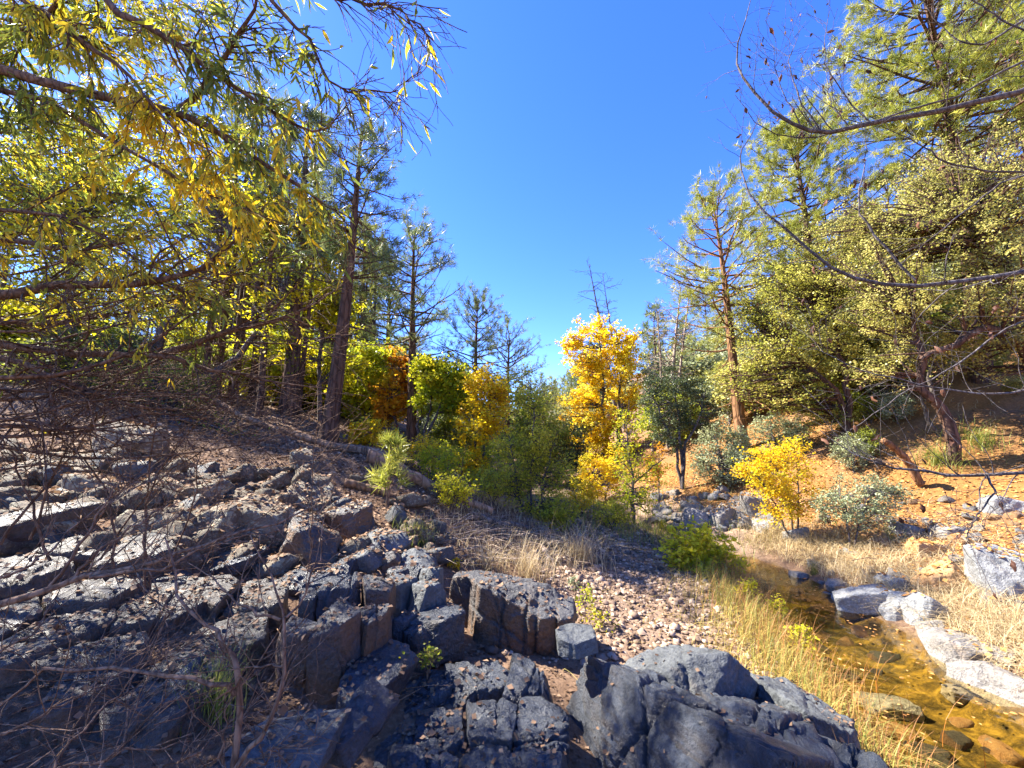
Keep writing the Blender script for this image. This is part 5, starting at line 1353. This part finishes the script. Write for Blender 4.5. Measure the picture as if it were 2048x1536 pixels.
brush('tangle of thin reddish-brown canes over the left bank', [
    ([(300, 1180, 3.4), (290, 1040, 3.4), (310, 860, 3.4), (325, 760, 3.4)], .006), ([(290, 1180, 3.3), (295, 1000, 3.3), (350, 900, 3.3), (440, 780, 3.4), (490, 640, 3.6)], .005),
    ([(230, 1150, 3.2), (220, 1000, 3.2), (150, 900, 3.2), (60, 830, 3.2)], .006), ([(150, 1100, 3.0), (240, 980, 3.1), (330, 930, 3.3), (400, 880, 3.5)], .005),
    ([(0, 1090, 2.9), (100, 960, 3.0), (180, 860, 3.1), (260, 700, 3.3)], .006), ([(100, 1120, 3.0), (60, 1000, 3.0), (20, 900, 3.0), (-40, 820, 3.0)], .006),
    ([(330, 1150, 3.6), (390, 1000, 3.7), (400, 900, 3.8), (480, 850, 4.0)], .005), ([(620, 1120, 4.2), (625, 1000, 4.2), (632, 850, 4.2)], .005),
    ([(-60, 950, 2.8), (100, 930, 2.9), (250, 950, 3.1), (420, 1000, 3.4)], .006), ([(200, 1120, 3.3), (320, 960, 3.4), (470, 860, 3.7), (580, 800, 4.)], .005),
    ([(-60, 880, 3.), (140, 905, 3.1), (330, 880, 3.4), (520, 890, 3.7)], .006), ([(60, 1080, 3.2), (130, 900, 3.3), (260, 800, 3.4), (420, 760, 3.6)], .006)],
    'bark_willow', 16, 9, (.2, .8))
brush('wiry dead twigs heaped over the litter in the bottom left corner', [
    ([(-60, 1500, 1.6), (100, 1420, 1.7), (220, 1370, 1.9)], .004), ([(60, 1600, 1.5), (180, 1450, 1.7), (330, 1280, 2.0)], .004), ([(-40, 1560, 1.6), (200, 1520, 1.7), (420, 1470, 1.9)], .004),
    ([(150, 1620, 1.5), (250, 1450, 1.8), (260, 1330, 2.1)], .003), ([(300, 1600, 1.6), (420, 1480, 1.9), (560, 1400, 2.2)], .003), ([(-50, 1330, 1.9), (80, 1250, 2.1), (130, 1150, 2.4)], .004)],
    'twig_tan', 14, 10, (.1, .4))

# bare tree reaching in from the right, with a few dry leaves
BRG = np.random.default_rng(777)
bt_loc = np.array([5.6, 2.8, float(H(5.6, 2.8))])
bare_tree = thing('bare_tree', 'bare tree with dark curved boughs and dry leaves reaching in from the right', 'tree', bt_loc)
TR2 = np.array([bt_loc - [0, 0, .1], bt_loc + [-.1, 0, .9], bt_loc + [-.25, .1, 1.8], bt_loc + [-.35, .1, 2.8], bt_loc + [-.3, .2, 4.2], bt_loc + [-.2, .2, 5.2]])
A = Acc(); V, F = tubes(resample(TR2, 14)[None], np.linspace(.14, .05, 14)[None], 9); A.add(V - bt_loc, F); obj('trunk', A.mesh('trunk', 'bark_bare', True), bare_tree)
limbs = [
 ([(2280, 80, 3.2), (2048, 178, 3.1), (1900, 215, 3.1), (1740, 245, 3.15), (1640, 262, 3.2), (1570, 240, 3.2), (1500, 175, 3.25), (1472, 120, 3.3), (1490, 40, 3.3), (1508, -20, 3.3)], .022),
 ([(2280, 40, 3.4), (2048, 120, 3.3), (1920, 190, 3.3), (1800, 225, 3.35), (1650, 270, 3.4), (1570, 272, 3.4), (1520, 250, 3.4), (1470, 190, 3.4)], .010),
 ([(2280, 500, 3.0), (2048, 545, 2.9), (1960, 558, 2.9), (1830, 570, 2.95), (1720, 560, 3.0), (1640, 520, 3.05), (1560, 450, 3.1), (1500, 390, 3.15), (1480, 320, 3.2), (1490, 290, 3.2), (1520, 230, 3.2)], .016),
 ([(2280, 300, 3.3), (2048, 345, 3.2), (1900, 325, 3.2), (1840, 290, 3.2), (1760, 250, 3.2)], .010),
 ([(2280, 330, 3.1), (2048, 350, 3.0), (1960, 400, 3.05), (1870, 470, 3.1), (1800, 530, 3.2)], .008),
 ([(1830, 560, 2.95), (1730, 440, 3.0), (1718, 380, 3.0), (1730, 320, 3.0), (1730, 250, 3.0)], .006),
 ([(2280, -100, 3.0), (2048, 40, 3.0), (1960, 90, 3.05), (1890, 60, 3.1), (1830, -20, 3.1)], .010),
 ([(2280, 900, 2.6), (2048, 945, 2.5), (1900, 948, 2.55), (1780, 935, 2.6), (1700, 900, 2.7), (1640, 860, 2.8)], .010),
 ([(1975, 946, 2.52), (1985, 990, 2.5), (1950, 1040, 2.5), (1930, 1090, 2.5)], .0045),
 ([(2280, 700, 2.9), (2048, 780, 2.8), (1930, 785, 2.85), (1820, 765, 2.9), (1700, 730, 3.0), (1620, 690, 3.1)], .008),
 ([(2280, 600, 2.7), (2048, 640, 2.7), (1900, 740, 2.75), (1800, 790, 2.8), (1700, 860, 2.9)], .006),
 ([(1640, 262, 3.2), (1600, 200, 3.2), (1580, 130, 3.25), (1600, 60, 3.3)], .005), ([(1740, 245, 3.15), (1690, 190, 3.2), (1650, 120, 3.2), (1660, 20, 3.2)], .005),
 ([(1600, 250, 3.2), (1560, 170, 3.2), (1545, 90, 3.2)], .0035), ([(1700, 255, 3.2), (1660, 200, 3.2), (1650, 120, 3.3)], .0035), ([(2280, 160, 2.8), (2048, 60, 2.8), (1960, 10, 2.8), (1900, -40, 2.8)], .007),
]
tw = Acc(); dl = []; dd_ = []
for pts, r0 in limbs:
    r0 = r0 * 1.15
    P = resample([at(*p) for p in pts], 18, .006, BRG)
    if pts[0][0] > 2200:
        st0 = TR2[np.argmin(np.linalg.norm(TR2 - P[0], axis=1))]
        P = np.concatenate([resample([st0, (st0 + P[0]) / 2 + np.array([0, 0, .12]), P[0]], 5)[:-1], P])
    Rr = np.interp(np.linspace(0, 1, len(P)), [0, .3, 1], [r0 * 1.4, r0, .0022])
    V, F = tubes(P[None], Rr[None], 7); A = Acc(); A.add(V - bt_loc, F); obj('bough', A.mesh('bough', 'bark_bare', True), bare_tree)
    Q, RQ = grow(BRG, P[None], Rr[None], 17, (.2, 1.), (.5, 1.2), (.2, .6), 7, .05, .13, .4, absolute=True, updir=(-.3, 0, .6))
    V, F = tubes(Q, np.clip(RQ, .0016, .005), 4); tw.add(V - bt_loc, F)
    Q2, R2_ = grow(BRG, Q, RQ, 2, (.2, 1.), (.4, 1.), (.08, .32), 5, .05, .13, .6, absolute=True)
    V, F = tubes(Q2, np.clip(R2_, .0012, .003), 3); tw.add(V - bt_loc, F)
    for QQ, n in ((Q, 5), (Q2, 5)):
        ti = BRG.integers(0, len(QQ), n); tt = BRG.integers(1, QQ.shape[1], n)
        dl.append(QQ[ti, tt]); dd_.append(norm(BRG.normal(0, .4, (n, 3)) + np.array([0, 0, -.8])))
obj('twigs', tw.mesh('twigs', 'bark_bare', True), bare_tree)['kind'] = 'stuff'
dl = np.concatenate(dl); dd_ = np.concatenate(dd_)
V0 = np.array([[0, 0, 0], [.16, .25, .1], [.2, .55, .02], [.08, .85, .14], [0, 1, .05], [-.1, .8, .16], [-.17, .5, .0], [-.12, .2, .12], [0, .5, -.12]])
F0 = np.array([[8, i, (i + 1) % 8] for i in range(8)])
DM = [make_mesh('dry_leaf', V0 * np.array([s_, 1, 1.4]), F0, 'leaf_brown', {'rnd': np.full(9, t_)}, True) for s_, t_ in ((1, .1), (1.3, .3), (.7, .05), (1.1, .7))]
for i in range(len(dl)):
    y = dd_[i]; x = norm(np.cross(y, BRG.normal(size=3))); z = np.cross(x, y)
    o = obj('dry_leaf', DM[i % 4], bare_tree)
    p = dl[i] - bt_loc
    o.matrix_basis = Matrix(((x[0], y[0], z[0], p[0]), (x[1], y[1], z[1], p[1]), (x[2], y[2], z[2], p[2]), (0, 0, 0, 1))) @ Matrix.Scale(float(BRG.uniform(.035, .075)), 4)
